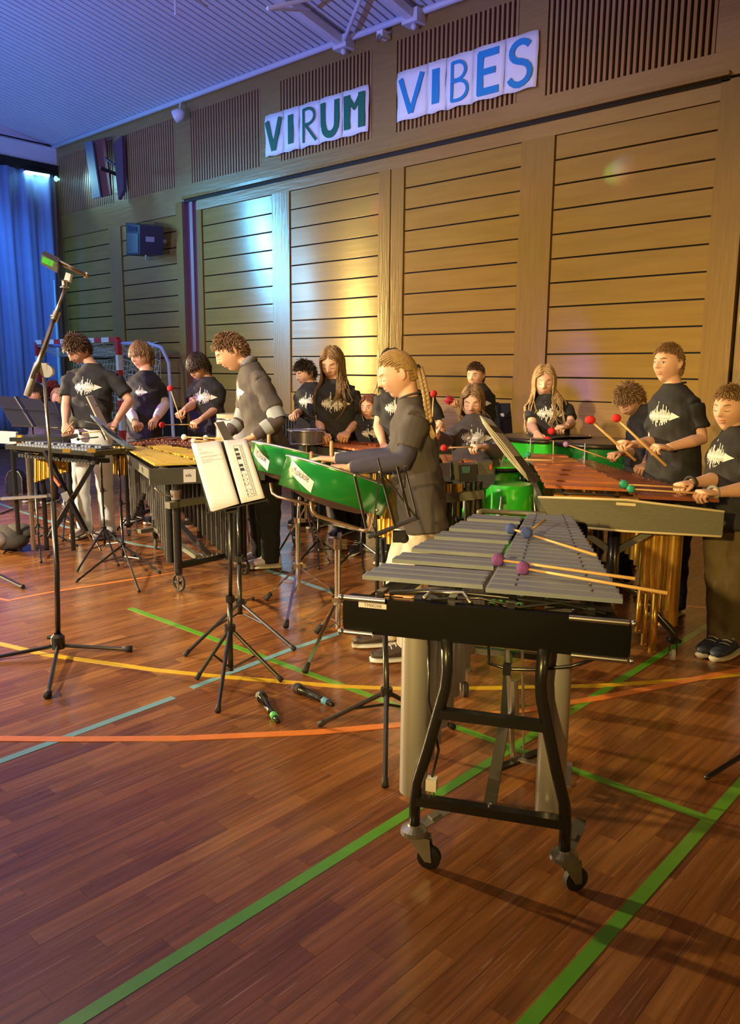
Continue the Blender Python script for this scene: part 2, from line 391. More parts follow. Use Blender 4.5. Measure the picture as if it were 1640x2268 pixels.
# hanging rod under the roof
P = yp(388, 0, 5.9); q = MB(); q.tube((P.x, 5.9, cz(5.9)), (P.x, 5.9, yp(390, 34, 5.9).z), .014, 8)
solid('hanging_rod', M_BEAM, 'thin grey rod hanging from the corrugated roof at the top left', 'rod', q, (P.x, 5.9, cz(5.9)))

# long wall ------------------------------------------------------------
q = MB(); q.abox(XL-.2, XR, WY+.06, WY+.2, 0, CZ+.1); wall = q.build('wall_back', M_DARK, None, kind='structure')
def part(name, x0, x1, z0, z1, y0, y1, mt, par=wall):
    q = MB(); q.abox(x0, x1, y0, y1, z0, z1); return q.build(name, mt, par)
ZR, ZT, ZB = 4.24*K, 4.04*K, 1.20*K          # rail, panel top, panel bottom
# frieze framing and grilles
gr = [(-15.5, -13.55), (-13.25, -11.68), (-11.25, -9.55), (-9.12, -7.38), (-6.97, -5.22), (-4.86, -3.06), (-2.6, -.9)]
Z0, Z1 = 4.465*K, 5.53*K
part('frieze_board', XL, XR, ZR, Z0, WY, WY+.06, M_WALL)
part('frieze_board', XL, XR, Z1, CZ, WY, WY+.06, M_WALL)
px_ = XL
for a, b in gr:
    part('frieze_board', px_, a*K, Z0, Z1, WY, WY+.06, M_WALL); px_ = b*K
part('frieze_board', px_, XR, Z0, Z1, WY, WY+.06, M_WALL)
sm = None
for gi, (a, b) in enumerate(gr):
    a, b = a*K, b*K; n = int(round((b-a)/.061))
    for i in range(n):
        x = a+(i+.35)*(b-a)/n
        if sm is None:
            q = MB(); q.abox(0, .030, 0, .035, 0, Z1-Z0); o = q.build('slat', M_SLAT, wall); sm = o.data
        else:
            o = bpy.data.objects.new('slat', sm); C.objects.link(o); o.parent = wall
        o.location = (x, WY+.002, Z0)
# rail moulding, its shadow below drawn as a dark strip
q = MB(); q.abox(-11.47*K, -2.9*K, WY-.055, WY, ZR-.005, ZR+.035); q.build('trim_2', M_FRAMEW, None, kind='structure')
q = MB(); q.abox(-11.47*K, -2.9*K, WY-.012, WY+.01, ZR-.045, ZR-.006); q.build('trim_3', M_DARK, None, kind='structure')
# rail board under moulding down to the panels, dado and stiles
stiles = [(-15.7, -15.51), (-13.81, -13.41), (-11.65, -11.47), (-11.15, -11.02), (-9.32, -8.95), (-7.24, -7.045), (-7.025, -6.82), (-5.12, -4.71), (-2.98, -2.70), (-2.66, -2.45)]
part('rail_board', XL, -11.47*K, ZT, ZR, WY, WY+.06, M_WALL)
part('rail_board', -11.15*K, -2.7*K, ZT, ZR-.03, WY, WY+.06, M_WALL)
part('rail_board', -2.66*K, XR, ZT+.1, ZR, WY, WY+.06, M_WALL)
for i, (a, b) in enumerate(stiles):
    pr = .0 if i not in (2,) else -.04
    part('stile', a*K, b*K, 0, ZT if i not in (2, 8) else ZR-.03, WY-.012+pr, WY+.06, M_FRAMEW)
panels = [(-15.51, -13.81), (-13.41, -11.65), (-11.02, -9.32), (-8.95, -7.24), (-6.82, -5.12), (-4.71, -2.98), (-2.45, -.7), (-.3, 1.5)]
NP = 11; ph = (ZT-ZB)/NP; pm = None; g = .0085
for a, b in panels:
    for k in range(NP):
        x0, x1 = a*K+.012, b*K-.004
        q = MB(); q.bevbox(((x0+x1)/2, WY+.03, ZB+(k+.5)*ph), (x1-x0, 0, 0), (0, 0, ph-2*g), (0, -.045, 0), .012); q.build('plank', M_PLANK, wall)
    part('dado_board', a*K, b*K, .09, ZB-.004, WY, WY+.06, M_WALL)
q = MB(); q.abox(XL, XR, WY-.014, WY+.02, 0, .09); q.build('baseboard_back', mat('baseboard_paint', (.10, .05, .03), .5), None, kind='structure')
# recess between the two sliding panels (its violet light is put into the colour)
part('recess_lining', -11.47*K, -11.46*K, 0, ZR-.03, WY-.03, WY+.06, mat('recess_lit_tone', (.24, .12, .15), .5))
part('recess_back', -11.46*K, -11.15*K, 0, ZR-.03, WY+.045, WY+.06, MATS['recess_lit_tone'])
part('recess_post', -11.35*K, -11.27*K, 0, ZR-.03, WY+.0, WY+.045, MATS['recess_lit_tone'])

# end wall with gable, fascia and blue curtain --------------------------
q = MB(); q.abox(XL-.22, XL-.02, YB, WY+.1, 0, CZ+.02)
vs = [(XL-.22, WY+.1, CZ), (XL-.02, WY+.1, CZ), (XL-.02, Y0, cz(Y0)), (XL-.22, Y0, cz(Y0)), (XL-.22, Y0, CZ), (XL-.02, Y0, CZ)]
q.add(vs, [(0, 1, 2, 3), (1, 5, 2), (0, 3, 4), (3, 2, 5, 4)])
wl = q.build('wall_left', mat('gable_paint', (.60, .58, .66), .6), None, kind='structure')
q = MB(); q.abox(XL-.02, XL+.10, YB, WY, 5.40*K, 5.71*K); q.build('trim_4', M_BEAM, None, kind='structure')
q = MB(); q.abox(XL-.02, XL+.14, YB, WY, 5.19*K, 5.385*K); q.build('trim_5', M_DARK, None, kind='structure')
M_CURT = mat('blue_curtain', (.20, .32, .60), .75, var=.12, scale=3)
q = MB(); ny = 420; vs = []; fs = []
for i in range(ny+1):
    y = YB+(WY-.12-YB)*i/ny
    for k in range(9):
        z = .03+(5.2*K-.03)*k/8; a = 1-.25*k/8
        x = XL+.16+a*(.055*math.sin(y*19+1.2*math.sin(y*2.3)+.25*math.sin(z*2+y))+.025*math.sin(y*43+z*.6))
        vs.append((x, y, z))
fs = [(i*9+k, (i+1)*9+k, (i+1)*9+k+1, i*9+k+1) for i in range(ny) for k in range(8)]
q.add(vs, fs); o = q.build('stage_curtain', M_CURT, None, 'all')
o.data.transform(Matrix.Translation((-XL, 0, 0))); o.location = (XL, 0, 0)
md = o.modifiers.new('thick', 'SOLIDIFY'); md.thickness = .004
tag(o, 'floor-length blue pleated curtain across the end wall', 'curtain')
# bright lit edge strip beside the curtain: light in a gap, put into an added strip's colour
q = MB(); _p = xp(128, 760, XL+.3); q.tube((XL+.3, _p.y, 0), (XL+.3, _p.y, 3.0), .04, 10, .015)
solid('curtain_lit_edge', mat('lit_edge_tone', (.40, .9, 1.0), .4), 'slim pale blue strip drawn for the lit gap at the right edge of the curtain', 'pole', q, (XL+.3, _p.y, 0))
# LED bar at the curtain head
A = xp(55, 379, XL+.22); B = xp(108, 388, XL+.22)
t = thing('lamp_bar', 'glaring cyan lamp bar at the head of the curtain', 'lamp', A)
q = MB(); q.beam(A+UP*.03, B+UP*.03, .09, .05); q.build('housing', M_BLACK, t)
q = MB(); q.beam(A-UP*.01, B-UP*.01, .06, .03); q.build('diffuser', mat('cyan_glow', (.3, .9, 1), .4, emit=(.45, .92, 1, 14)), t)
q = MB(); P = yp(124, 396, WY-.06); q.ball(P, .045, sc=(.8, .8, 1.1)); q.tube(P, P+Vector((0, .06, 0)), .02)
solid('corner_lamp', mat('pale_glow', (.5, .85, 1), .4, emit=(.25, .65, .9, 2.2)), 'small round pale blue lamp in the wall corner', 'lamp', q, P)
# remaining shell outside the frame
q = MB(); q.abox(XR, XR+.1, YB, WY, 0, 7); q.build('wall_right', M_WALL, None, kind='structure')
q = MB(); q.abox(XL, XR, YB-.1, YB, 0, 7.8); q.build('wall_front', M_WALL, None, kind='structure')

# basketball board folded against the wall, top left
t = thing('folded_board', 'tall narrow red and grey board folded against the wall grille', 'board', (-13.2*K, WY, 4.5*K))
def wq(pts, y, off=.02): return [yp(px, py, y) for px, py in pts]
q = MB(); q.slab(wq([(187, 316), (203, 312), (222, 436), (205, 440)], WY-.25), (0, .03, 0)); q.build('edge_panel', mat('dull_blue', (.12, .16, .20), .5), t)
q = MB(); q.slab(wq([(204, 312), (232, 306), (246, 430), (222, 437)], WY-.2), (0, .03, 0)); q.build('side_panel', mat('dull_red', (.17, .035, .03), .5), t)
q = MB(); q.slab(wq([(250, 318), (270, 300), (274, 420), (262, 442)], WY-.1), (0, .06, 0)); q.build('back_panel', mat('dull_purple', (.10, .05, .08), .5), t)
q = MB(); q.tube(yp(222, 372, WY-.32), yp(258, 386, WY-.06), .03, 8); q.tube(yp(232, 350, WY-.22), yp(262, 372, WY-.06), .02, 8); q.build('bracket', M_BLACK, t, True)

# loudspeaker on the wall
t = thing('wall_loudspeaker', 'black loudspeaker tilted out from the planked wall at the left', 'speaker', yp(315, 530, WY))
fy = WY-.42
FL_, FR_ = yp(279, 492, fy-.04), yp(308, 497, fy+.0)
a, b, c, d = yp(279, 493, WY-.40), yp(310, 499, WY-.52), yp(310, 562, WY-.46), yp(280, 566, WY-.34)
bk = Vector((.17, .30, 0))
q = MB(); q.slab([a, b, c, d], bk); q.build('cabinet', mat('speaker_black', (.02, .02, .035), .5, var=.3, scale=80, bump=.1), t)
q = MB(); n_ = (b-a).cross(d-a).normalized(); n_ = n_ if n_.dot(TH) > 0 else -n_
def bil(u, v): return (a*(1-u)+b*u)*(1-v)+(d*(1-u)+c*u)*v
q.slab([bil(.08, .30), bil(.92, .30), bil(.92, .95), bil(.08, .95)], n_*.012); q.build('grille', mat('speaker_grille', (.05, .065, .075), .6, .0, var=.3, scale=200), t)
q = MB(); q.slab([bil(.2, .07), bil(.8, .07), bil(.8, .22), bil(.2, .22)], n_*.01); q.build('horn', M_BLACK, t)
q = MB(); sd = [b+bk*.25+(c-b)*.38, b+bk*.62+(c-b)*.38, b+bk*.62+(c-b)*.56, b+bk*.25+(c-b)*.56]; o_ = bk.cross(UP).normalized()*.008
q.slab(sd, o_); q.build('badge', mat('badge_grey', (.3, .3, .34), .4), t)
q = MB(); q.tube(bil(.6, 1.02)+bk*.5, yp(324, 575, WY-.03), .014); q.tube(bil(.6, .5)+bk, Vector((bil(.6, .5)+bk)+Vector((.02, .25, 0))), .03); q.build('bracket', M_WHITE, t, True)

# round spotlight can / camera on the wall head
P = yp(398, 256, WY-.18)
t = thing('wall_floodlight', 'small white dome floodlight hanging from the roof edge', 'lamp', P)
q = MB(); q.lathe(P+Vector((-.06, -.05, -.02)), Vector((.7, .5, .35)), [(0, .085), (.02, .09), (.10, .085), (.15, .05), (.17, 0)], 18); q.build('dome', M_WHITE, t, True)
q = MB(); q.lathe(P+Vector((-.062, -.052, -.022)), Vector((.7, .5, .35)), [(0, .0), (.0, .08)], 18); q.build('lens', mat('lens_grey', (.3, .3, .4), .2), t)
q = MB(); q.tube(P+UP*.06, yp(400, 226, WY-.1), .014); q.build('stem', M_WHITE, t, True)
P = yp(850, 78, WY-.08)
t = thing('wall_camera', 'little grey camera bracket above the gap between the banners', 'camera', P)
q = MB(); q.cbox(P, (.09, 0, 0), (0, .14, 0), (0, 0, .07)); q.build('body', M_WHITE, t)
q = MB(); q.tube(P+Vector((0, -.07, -.03)), P+Vector((.02, -.11, -.1)), .028); q.tube(P+Vector((.03, .02, 0)), P+Vector((.06, .08, .05)), .015); q.build('bracket', M_STEEL, t, True)

# paper banners -----------------------------------------------------------
def banner(name_label, x0, x1, z0, z1, letters, mt, cuts, wdt):
    t = thing('paper_banner', name_label, 'banner', (x0, WY, z0)); n = len(letters)
    r = random.Random(n+int(-x0*10))
    for i, ch in enumerate(letters):
        a, b = x0+(x1-x0)*cuts[i], x0+(x1-x0)*cuts[i+1]
        q = MB(); N_ = 8; vs = []
        for j in range(N_+1):
            for k in range(7):
                x = a+(b-a)*j/N_; z = z0+(z1-z0)*k/6+(.006*math.sin(i*2+j) if k in (0, 6) else 0)
                y = WY-.028-.010*math.sin(j*math.pi/N_)-.006*math.sin(k*1.7+i*2+j*.9)-.004*i % .008
                vs.append((x+.006*math.sin(k+i), y, z))
        q.add(vs, [(j*7+k, (j+1)*7+k, (j+1)*7+k+1, j*7+k+1) for j in range(N_) for k in range(6)])
        sh = q.build('sheet', mat('banner_paper', (.80, .80, .86), .6, var=.05, scale=6, bump=.1), t, 'all')
        md = sh.modifiers.new('thick', 'SOLIDIFY'); md.thickness = .002; md.offset = 0
        q = MB(); h = z1-z0; ww = wdt[i]
        cnt = [0]
        def S(pts, w_):
            cnt[0] += 1
            pts = [Vector((a+(b-a)*(.10+.8*u), WY-.052-.0012*cnt[0], z0+h*(.10+.78*v))) for u, v in pts]; vs = []
            for k, p in enumerate(pts):
                d = (pts[min(k+1, len(pts)-1)]-pts[max(k-1, 0)]).normalized(); nn = Vector((-d.z, 0, d.x))*w_/2
                vs += [p+nn, p-nn, p-nn+Vector((0, .003, 0)), p+nn+Vector((0, .003, 0))]
            q.add(vs, [(k*4+j, k*4+(j+1) % 4, (k+1)*4+(j+1) % 4, (k+1)*4+j) for k in range(len(pts)-1) for j in range(4)]+[(3, 2, 1, 0), tuple((len(pts)-1)*4+j for j in range(4))])
        arc = lambda cx, cy, rx_, ry, a0, a1, m=10: [(cx+rx_*math.cos(math.radians(a0+(a1-a0)*k/m)), cy+ry*math.sin(math.radians(a0+(a1-a0)*k/m))) for k in range(m+1)]
        if ch == 'V': S([(.05, .95), (.48, .02)], ww); S([(.95, .98), (.50, .02)], ww)
        if ch == 'I': S([(.5, .08), (.5, .95)], ww)
        if ch == 'R': S([(.18, 0), (.18, 1)], ww); S([(.18, .97)]+arc(.45, .75, .40, .23, 88, -88)+[(.18, .52)], ww); S([(.3, .52), (.95, .0)], ww)
        if ch == 'U': S([(.1, 1), (.12, .35)]+arc(.5, .33, .36, .28, 180, 360)+[(.88, 1)], ww)
        if ch == 'M': S([(.15, .05), (.15, 1)], ww*1.1); S([(.15, .95), (.5, .62), (.85, .95)], ww*.75); S([(.85, 1), (.85, .03)], ww*1.1)
        if ch == 'B': S([(.2, .02), (.2, .98)], ww); S([(.2, .96)]+arc(.45, .74, .36, .22, 88, -88)+[(.2, .52)], ww); S([(.2, .50)]+arc(.48, .26, .44, .24, 88, -88)+[(.2, .03)], ww)
        if ch == 'E': S([(.2, .0), (.2, 1)], ww); S([(.12, .95), (.92, .95)], ww*.9); S([(.2, .52), (.8, .52)], ww*.8); S([(.12, .05), (.95, .05)], ww*.9)
        if ch == 'S': S(arc(.52, .76, .36, .22, 30, 250)+arc(.48, .26, .40, .26, 75, -160), ww)
        q.build('letter', mt, sh)
    return t
GRN = mat('green_letter', (.005, .13, .07), .6); BLU = mat('blue_letter', (.01, .25, .60), .6)
banner('white paper banner reading VIRUM in dark green letters', -9.42*K, -7.41*K, 4.555*K, 5.115*K, 'VIRUM', GRN, [0, .20, .36, .56, .77, 1], [.075, .10, .035, .085, .095])
banner('white paper banner reading VIBES in bright blue letters', -6.93*K, -4.95*K, 4.57*K, 5.14*K, 'VIBES', BLU, [0, .24, .38, .575, .79, 1], [.062, .10, .035, .08, .062])

# handball goal at the left -------------------------------------------------
GR, GW = mat('goal_red', (.55, .03, .03), .45), mat('goal_white', (.72, .75, .80), .45)
PR = fl(262, 752, 2.0*K); PL_ = fl(62, 757, 2.0*K); gy = 7.0*K
PR = Vector((PR.x, PR.y, 0)); PL_ = PR+Vector((-2.55, -.05, 0))
t = thing('handball_goal', 'red and white striped handball goal with net before the curtain', 'goal', PR)
gd = (PL_-PR).normalized(); gz = 2.0*K
def striped(p0, p1, n, w0):
    for i in range(n):
        a = p0.lerp(p1, i/n); b = p0.lerp(p1, (i+1)/n); q = MB(); q.beam(a, b, .075, .075); q.build('stripe', (GR, GW)[(i+w0) % 2], t)
striped(PR+UP*gz, PL_+UP*gz, 12, 0); striped(PR, PR+UP*gz, 8, 1); striped(PL_, PL_+UP*gz, 8, 1)
bkv = Vector((.62, .25, 0)); bkv.normalize()
hoop = [PR+gd*.04+UP*(gz-.06), PR+bkv*.55+UP*(gz-.06), PR+bkv*.78+UP*(gz-.12), PR+bkv*.9+UP*(gz-.35), PR+bkv*.95+UP*.1, PR+bkv*1.0]
GB = mat('goal_blue_tube', (.35, .38, .75), .4)
q = MB(); q.path(hoop, .028, 10); q.build('net_hoop', GB, t, 'all')
q = MB(); q.path([h+gd*2.5 for h in hoop], .028, 10); q.build('net_hoop', GB, t, 'all')
q = MB()
def netsheet(f, nu, nv, wob=.01):
    for i in range(nu+1): q.path([f(i/nu, k/14)+Vector((0, 0, -wob*math.sin(k))) for k in range(15)], .004, 3, cap=False)
    for j in range(nv+1): q.path([f(k/14, j/nv)+Vector((0, 0, wob*math.sin(k*1.3+j))) for k in range(15)], .004, 3, cap=False)
netsheet(lambda u, v: PR+gd*2.5*u+bkv*(.75-.1*math.sin(v*3))+UP*(.05+(gz-.35)*v), 26, 18, .02)
netsheet(lambda u, v: PR+bkv*.75*u+UP*(.05+(gz-.1-.15*math.sin(u*3))*v), 10, 18)
netsheet(lambda u, v: PR+gd*2.5*u+bkv*.72*v+UP*(gz-.05-.18*math.sin(v*3.1)), 26, 8, .02)
q.build('net', mat('net_cord', (.5, .5, .55), .7), t, kind='stuff')
# coloured disco spots thrown on the wall
for (px, py, cols, sp) in ((828, 460, ((-14, 4, (.15, 1, .3), 25), (6, -6, (.2, .05, 1), 110), (6, 14, (1, .15, .1), 60)), 3.2), (1378, 375, ((-14, 8, (.3, 1, .2), 22), (4, -8, (.4, .5, 1), 22), (6, 12, (1, .2, .1), 30)), 2.2), (1163, 425, ((0, -12, (.7, .4, 1), 18), (2, 18, (1, .2, .3), 22)), 3.0),
                           (158, 500, ((0, 0, (.6, .9, 1), 30), (3, 12, (1, .2, .1), 25)), 1.5)):
    for dx, dy, cl, en in cols:
        spot('disco_beam', (-7.0, 1.5, 4.6), yp(px+dx, py+dy, WY), cl, en*7, sp, 1, .01)
# ------------------------------------------------------------------ keyboard percussion
NAT_AFTER = {'F': 1, 'G': 1, 'A': 1, 'B': 0, 'C': 1, 'D': 1, 'E': 0}; ORDER = 'FGABCDE'
def keyboard(t, fr, n, u0, u1, split, nat, acc, z, mt, mt2=None, start='F', thick=.013, raise_=.0, side=1, gap=.16, res=None, rails=True, au=0.0, arch=False):
    """bars on frame fr. naturals reach from split to nat=(near,far) ; accidentals from split to acc=(near,far). side=+1: naturals on +w"""
    mt2 = mt2 or mt; i0 = ORDER.index(start); du = (u1-u0)/n
    def at(u): return (u-u0)/(u1-u0)
    rn, ra = [], []
    for i in range(n):
        u = u0+(i+.5)*du; k = at(u); w1 = nat[0]+(nat[1]-nat[0])*k; s0 = split[0]+(split[1]-split[0])*k+.006*side
        q = MB(); q.bevbox(fr.p(u, (s0+w1)/2, z), fr.u*du*(1-gap), fr.w*abs(w1-s0), UP*thick, .12); o = q.build('bar', mt, t)
        rn.append((u, (s0+w1)/2, k))
        if NAT_AFTER[ORDER[(i0+i) % 7]] and i < n-1:
            u2 = u+du/2+au; k = at(u2); w1 = acc[0]+(acc[1]-acc[0])*k; s1 = split[0]+(split[1]-split[0])*k-.006*side
            q = MB(); q.bevbox(fr.p(u2, (s1+w1)/2, z+raise_), fr.u*du*(1-gap), fr.w*abs(w1-s1), UP*thick, .12); q.build('bar', mt2, t)
            ra.append((u2, (s1+w1)/2, k))
    if rails:
        for fx, row, rz in ((.22, nat, 0), (.78, nat, 0), (.22, acc, raise_), (.78, acc, raise_)):
            a = split[0]+(row[0]-split[0])*fx; b = split[1]+(row[1]-split[1])*fx
            q = MB(); q.beam(fr.p(u0-.04, a, z+rz-.035), fr.p(u1+.04, b, z+rz-.035), .02, .035); q.build('rail', M_BLACK, t)
        q = MB()
        for u, wv, k in rn:
            for fx in (.22, .78):
                w_ = (split[0]+(split[1]-split[0])*k)+((nat[0]+(nat[1]-nat[0])*k)-(split[0]+(split[1]-split[0])*k))*fx
                q.tube(fr.p(u+du/2, w_, z-.02), fr.p(u+du/2, w_, z+.012), .004, 5)
        q.build('cord_posts', M_CHROME, t, kind='stuff')
    if res:
        rmt, r0, r1, L0, L1, dz = res
        for row in (rn, ra):
            for u, wv, k in row:
                r = (r0+(r1-r0)*k); L = L0+(L1-L0)*(k**.7)
                q = MB(); q.tube(fr.p(u, wv, z-.05+dz), fr.p(u, wv, z-.05+dz-L), r, 14); q.build('resonator', rmt, t, True)
    return rn, ra
def caster(t, P, mt_body, brake=None, wr=.034, col=M_RUBBER, trail=Vector((.03, 0, 0))):
    """caster under point P (floor point), trailing in direction trail"""
    P = Vector((P[0], P[1], 0)); ax = trail.normalized().cross(UP)
    q = MB(); q.lathe(P+UP*(wr*2+.035), UP, [(0, .0), (0, .04), (.012, .038), (.022, .02), (.03, .012)], 20)
    tn = trail.normalized()
    for s_ in (-1, 1): q.slab([P-tn*.018+ax*s_*.017+UP*(wr*2+.034), P+trail*.7+tn*.016+ax*s_*.017+UP*(wr*2+.030), P+trail+tn*.010+ax*s_*.017+UP*(wr*.8), P+trail-tn*.010+ax*s_*.017+UP*(wr*.8)], ax*.002)
    q.build('caster_fork', mat('zinc', (.30, .30, .29), .35, .7) if mt_body is M_CHROME else mt_body, t, False)
    q = MB(); q.lathe(P+trail+UP*wr-ax*.012, ax, [(0, 0), (0, wr*.8), (.003, wr), (.021, wr), (.024, wr*.8), (.024, 0)], 22)
    q.build('caster_wheel', col, t, True)
    if brake is not None:
        b = brake.normalized(); c = b.cross(UP)
        q = MB(); z = wr*2+.045; q.slab([P+b*.02+c*.02+UP*z, P+b*.105+c*.02+UP*(z+.022), P+b*.105-c*.02+UP*(z+.022), P+b*.02-c*.02+UP*z], UP*.004)
        q.slab([P+b*.105+c*.02+UP*(z+.02), P+b*.135+c*.016+UP*(z+.036), P+b*.135-c*.016+UP*(z+.036), P+b*.105-c*.02+UP*(z+.02)], UP*.004)
        q.slab([P+b*.055+c*.012+UP*(z+.014), P+b*.08+c*.012+UP*(z+.02), P+b*.08-c*.012+UP*(z+.02), P+b*.055-c*.012+UP*(z+.014)], UP*.007)
        q.build('brake_pedal', MATS['zinc'], t)
def mallet(p0, p1, label, head_mt, r=.019, name='mallet', group=None, stick=M_MAPLE, sr=.0045, base=None, hs=(1, 1, 1)):
    """head at p0, stick end p1"""
    p0, p1 = Vector(p0), Vector(p1); t = thing(name, label, 'mallet', p0, group)
    q = MB(); q.ball(p0, r, 14, 10, hs); q.build('head', head_mt, t, 'all')
    d = (p1-p0).normalized(); q = MB(); q.path([p0+d*r*.6, p0.lerp(p1, .5), p1], [sr*.9, sr, sr*1.15], 7); q.build('stick', stick, t, 'all')
    return t

# near vibraphone ----------------------------------------------------------
F1 = Fr((-1.122, 1.753), 25.5)
t = thing('vibraphone', 'silver-barred vibraphone with black end board on casters, nearest the viewer', 'vibraphone', F1.O)
VZ = .818
keyboard(t, F1, 22, .06, 1.30, (-.043, -.050), (.325, .137), (-.405, -.245), VZ, M_SILVER, start='F', thick=.014, side=1, gap=.10)
q = MB(); q.path([F1.p(1.31, -.25, .815), F1.p(1.345, -.24, .815), F1.p(1.345, .02, .815), F1.p(1.31, .03, .815)], .012, 8); q.build('end_loop', M_GREYP, t, 'all')
# end boards
def board(fr, u, w0, w1, z0, z1, th, mt, r=.02):
    pts = []
    for (cw, cz_, a0) in ((w1-r, z1-r, 0), (w0+r, z1-r, 90), (w0+r, z0+r, 180), (w1-r, z0+r, 270)):
        for k in range(4): a = math.radians(a0+30*k); pts.append(fr.p(u, cw+r*math.cos(a), cz_+r*math.sin(a)))
    q = MB(); q.slab(pts, fr.u*th); return q.build('end_board', mt, t)
M_EBLK = mat('black_board', (.002, .002, .0025), .5, spec=.15)
board(F1, -.005, -.425, .345, .682, .785, .035, M_EBLK)
board(F1, 1.36, -.27, .20, .69, .785, .03, M_EBLK)
for (w0, w1, zz) in ((-.428, -.30, .783), (.19, .348, .783), (-.428, -.335, .684), (.20, .348, .684)):
    q = MB(); q.path([F1.p(-.012, w0 if w0 > 0 else w0+.01, zz), F1.p(-.012, w1 if w0 < 0 else w1-.01, zz)], .008, 10); q.ball(F1.p(-.012, (w0 if w0 < 0 else w1), zz), .009); q.build('metal_trim', mat('trim_steel', (.55, .54, .58), .3, 1), t, True)
q = MB(); q.slab([F1.p(-.0065, -.378, .772), F1.p(-.0065, -.298, .772), F1.p(-.0065, -.298, .758), F1.p(-.0065, -.378, .758)], -F1.u*.001); sl_ = q.build('inventory_label', mat('label_paper', (.6, .58, .72), .6), t)
vs, fs = textgeo('TM00208', .013); q = MB(); q.add([F1.p(-.0080, -.362+x, .761+y) for x, y in vs], fs); q.build('lettering', M_INK, sl_)
for w_, in ((-.36,), (.30,)):
    q = MB(); q.beam(F1.p(.02, w_, .745), F1.p(1.37, -.21 if w_ < 0 else .13, .745), .03, .055); q.build('side_rail', M_EBLK, t)
q = MB(); q.slab([F1.p(.03, -.34, .787), F1.p(.075, -.34, .787), F1.p(.075, -.23, .787), F1.p(.03, -.23, .787)], UP*.004); q.build('top_plate', mat('copper_plate', (.70, .42, .25), .35, .7), t)
q = MB(); q.path([F1.p(.02, -.20, .79), F1.p(.06, -.19, .80), F1.p(.075, -.10, .80), F1.p(.02, -.07, .79)], .006, 8); q.build('bar_lug', M_STEEL, t, 'all')
q = MB(); q.path([F1.p(.02, -.18, .79), F1.p(.05, -.05, .797), F1.p(.02, .06, .79), F1.p(.06, .16, .80), F1.p(.03, .28, .79)], .004, 6); q.build('cord', M_BLACK, t, 'all')
q = MB(); q.path([F1.p(.03, -.30, .795), F1.p(.08, -.16, .80), F1.p(.08, 0, .797), F1.p(.06, .30, .79)], .008, 6); q.build('damper_rod', M_BLACK, t, 'all')
# A-frame ends
def aframe(u, full=True, sgn=1, wl=-.209, wr_=.209):
    for s_, wb in ((-1, wl), (1, wr_)):
        wt = wb*.62
        q = MB(); q.path([F1.p(u, wb, .105), F1.p(u, wb, .20), F1.p(u, wb*.97, .26), F1.p(u, wb*.84, .36), F1.p(u, wb*.70, .48), F1.p(u, wb*.62, .55), F1.p(u, wb*.60, .60), F1.p(u, wb*.62, .69)], .0165, 10); q.build('leg', M_BLACK, t, 'all')
    q = MB(); q.beam(F1.p(u, wl, .205), F1.p(u, wr_, .205), .03, .026); q.build('cross_bar', M_BLACK, t)
    q = MB(); q.beam(F1.p(u, wl*.74, .475), F1.p(u, wr_*.74, .475), .03, .026); q.build('cross_bar', M_BLACK, t)
aframe(.0); aframe(1.30, wl=-.294, wr_=.10)
caster(t, F1.p(0, -.209), M_CHROME, brake=(F1.w*.8+F1.u*.9), trail=Vector((.04, .02, 0)))
caster(t, F1.p(0, .209), M_CHROME, brake=(F1.w*.35+F1.u*1.2), trail=Vector((.02, .035, 0)))
caster(t, F1.p(1.30, -.294), M_CHROME, trail=Vector((.03, -.03, 0)))
caster(t, F1.p(1.30, .10), M_CHROME, trail=Vector((.03, -.03, 0)))
q = MB(); q.beam(F1.p(.02, 0, .205), F1.p(.62, -.03, .215), .034, .02); q.build('centre_brace', mat('brace_grey', (.09, .085, .07), .5), t)
q = MB(); q.beam(F1.p(.62, -.03, .215), F1.p(1.30, -.10, .205), .034, .02); q.build('centre_brace', M_BLACK, t)
q = MB(); q.tube(F1.p(.01, 0, .17), F1.p(.01, 0, .205), .004, 6); q.lathe(F1.p(.01, 0, .205), UP, [(0, .007), (.016, .007), (.018, 0)], 10); q.build('wing_bolt', M_CHROME, t, True)
# pedal
ped = fl(1243, 1722, .02); q = MB(); px0 = F1.p(.60, -.03, .06)
q.beam(F1.p(.64, .02, .05), ped+Vector((0, 0, .03)), .02, .008); q.slab([ped+F1.w*.0+F1.u*.06+UP*.03, ped+F1.w*.035+F1.u*.05+UP*.03, ped+F1.w*.035-F1.u*.06+UP*.0, ped-F1.u*.07+UP*.0], UP*.006); q.build('pedal', MATS['zinc'], t)
q = MB(); q.tube(F1.p(.64, .0, .06), F1.p(.66, -.06, .70), .009, 8); q.tube(F1.p(.64, .0, .22), F1.p(.646, -.01, .34), .016, 8); q.build('pedal_rod', M_STEEL, t, True)
q = MB(); q.tube(F1.p(.72, .03, .05), F1.p(.68, .0, .70), .005, 6); q.build('pedal_rod', M_STEEL, t, True)
q = MB(); q.beam(F1.p(.55, -.05, .045), F1.p(.78, .12, .045), .03, .012); q.build('pedal_base', M_BLACK, t)
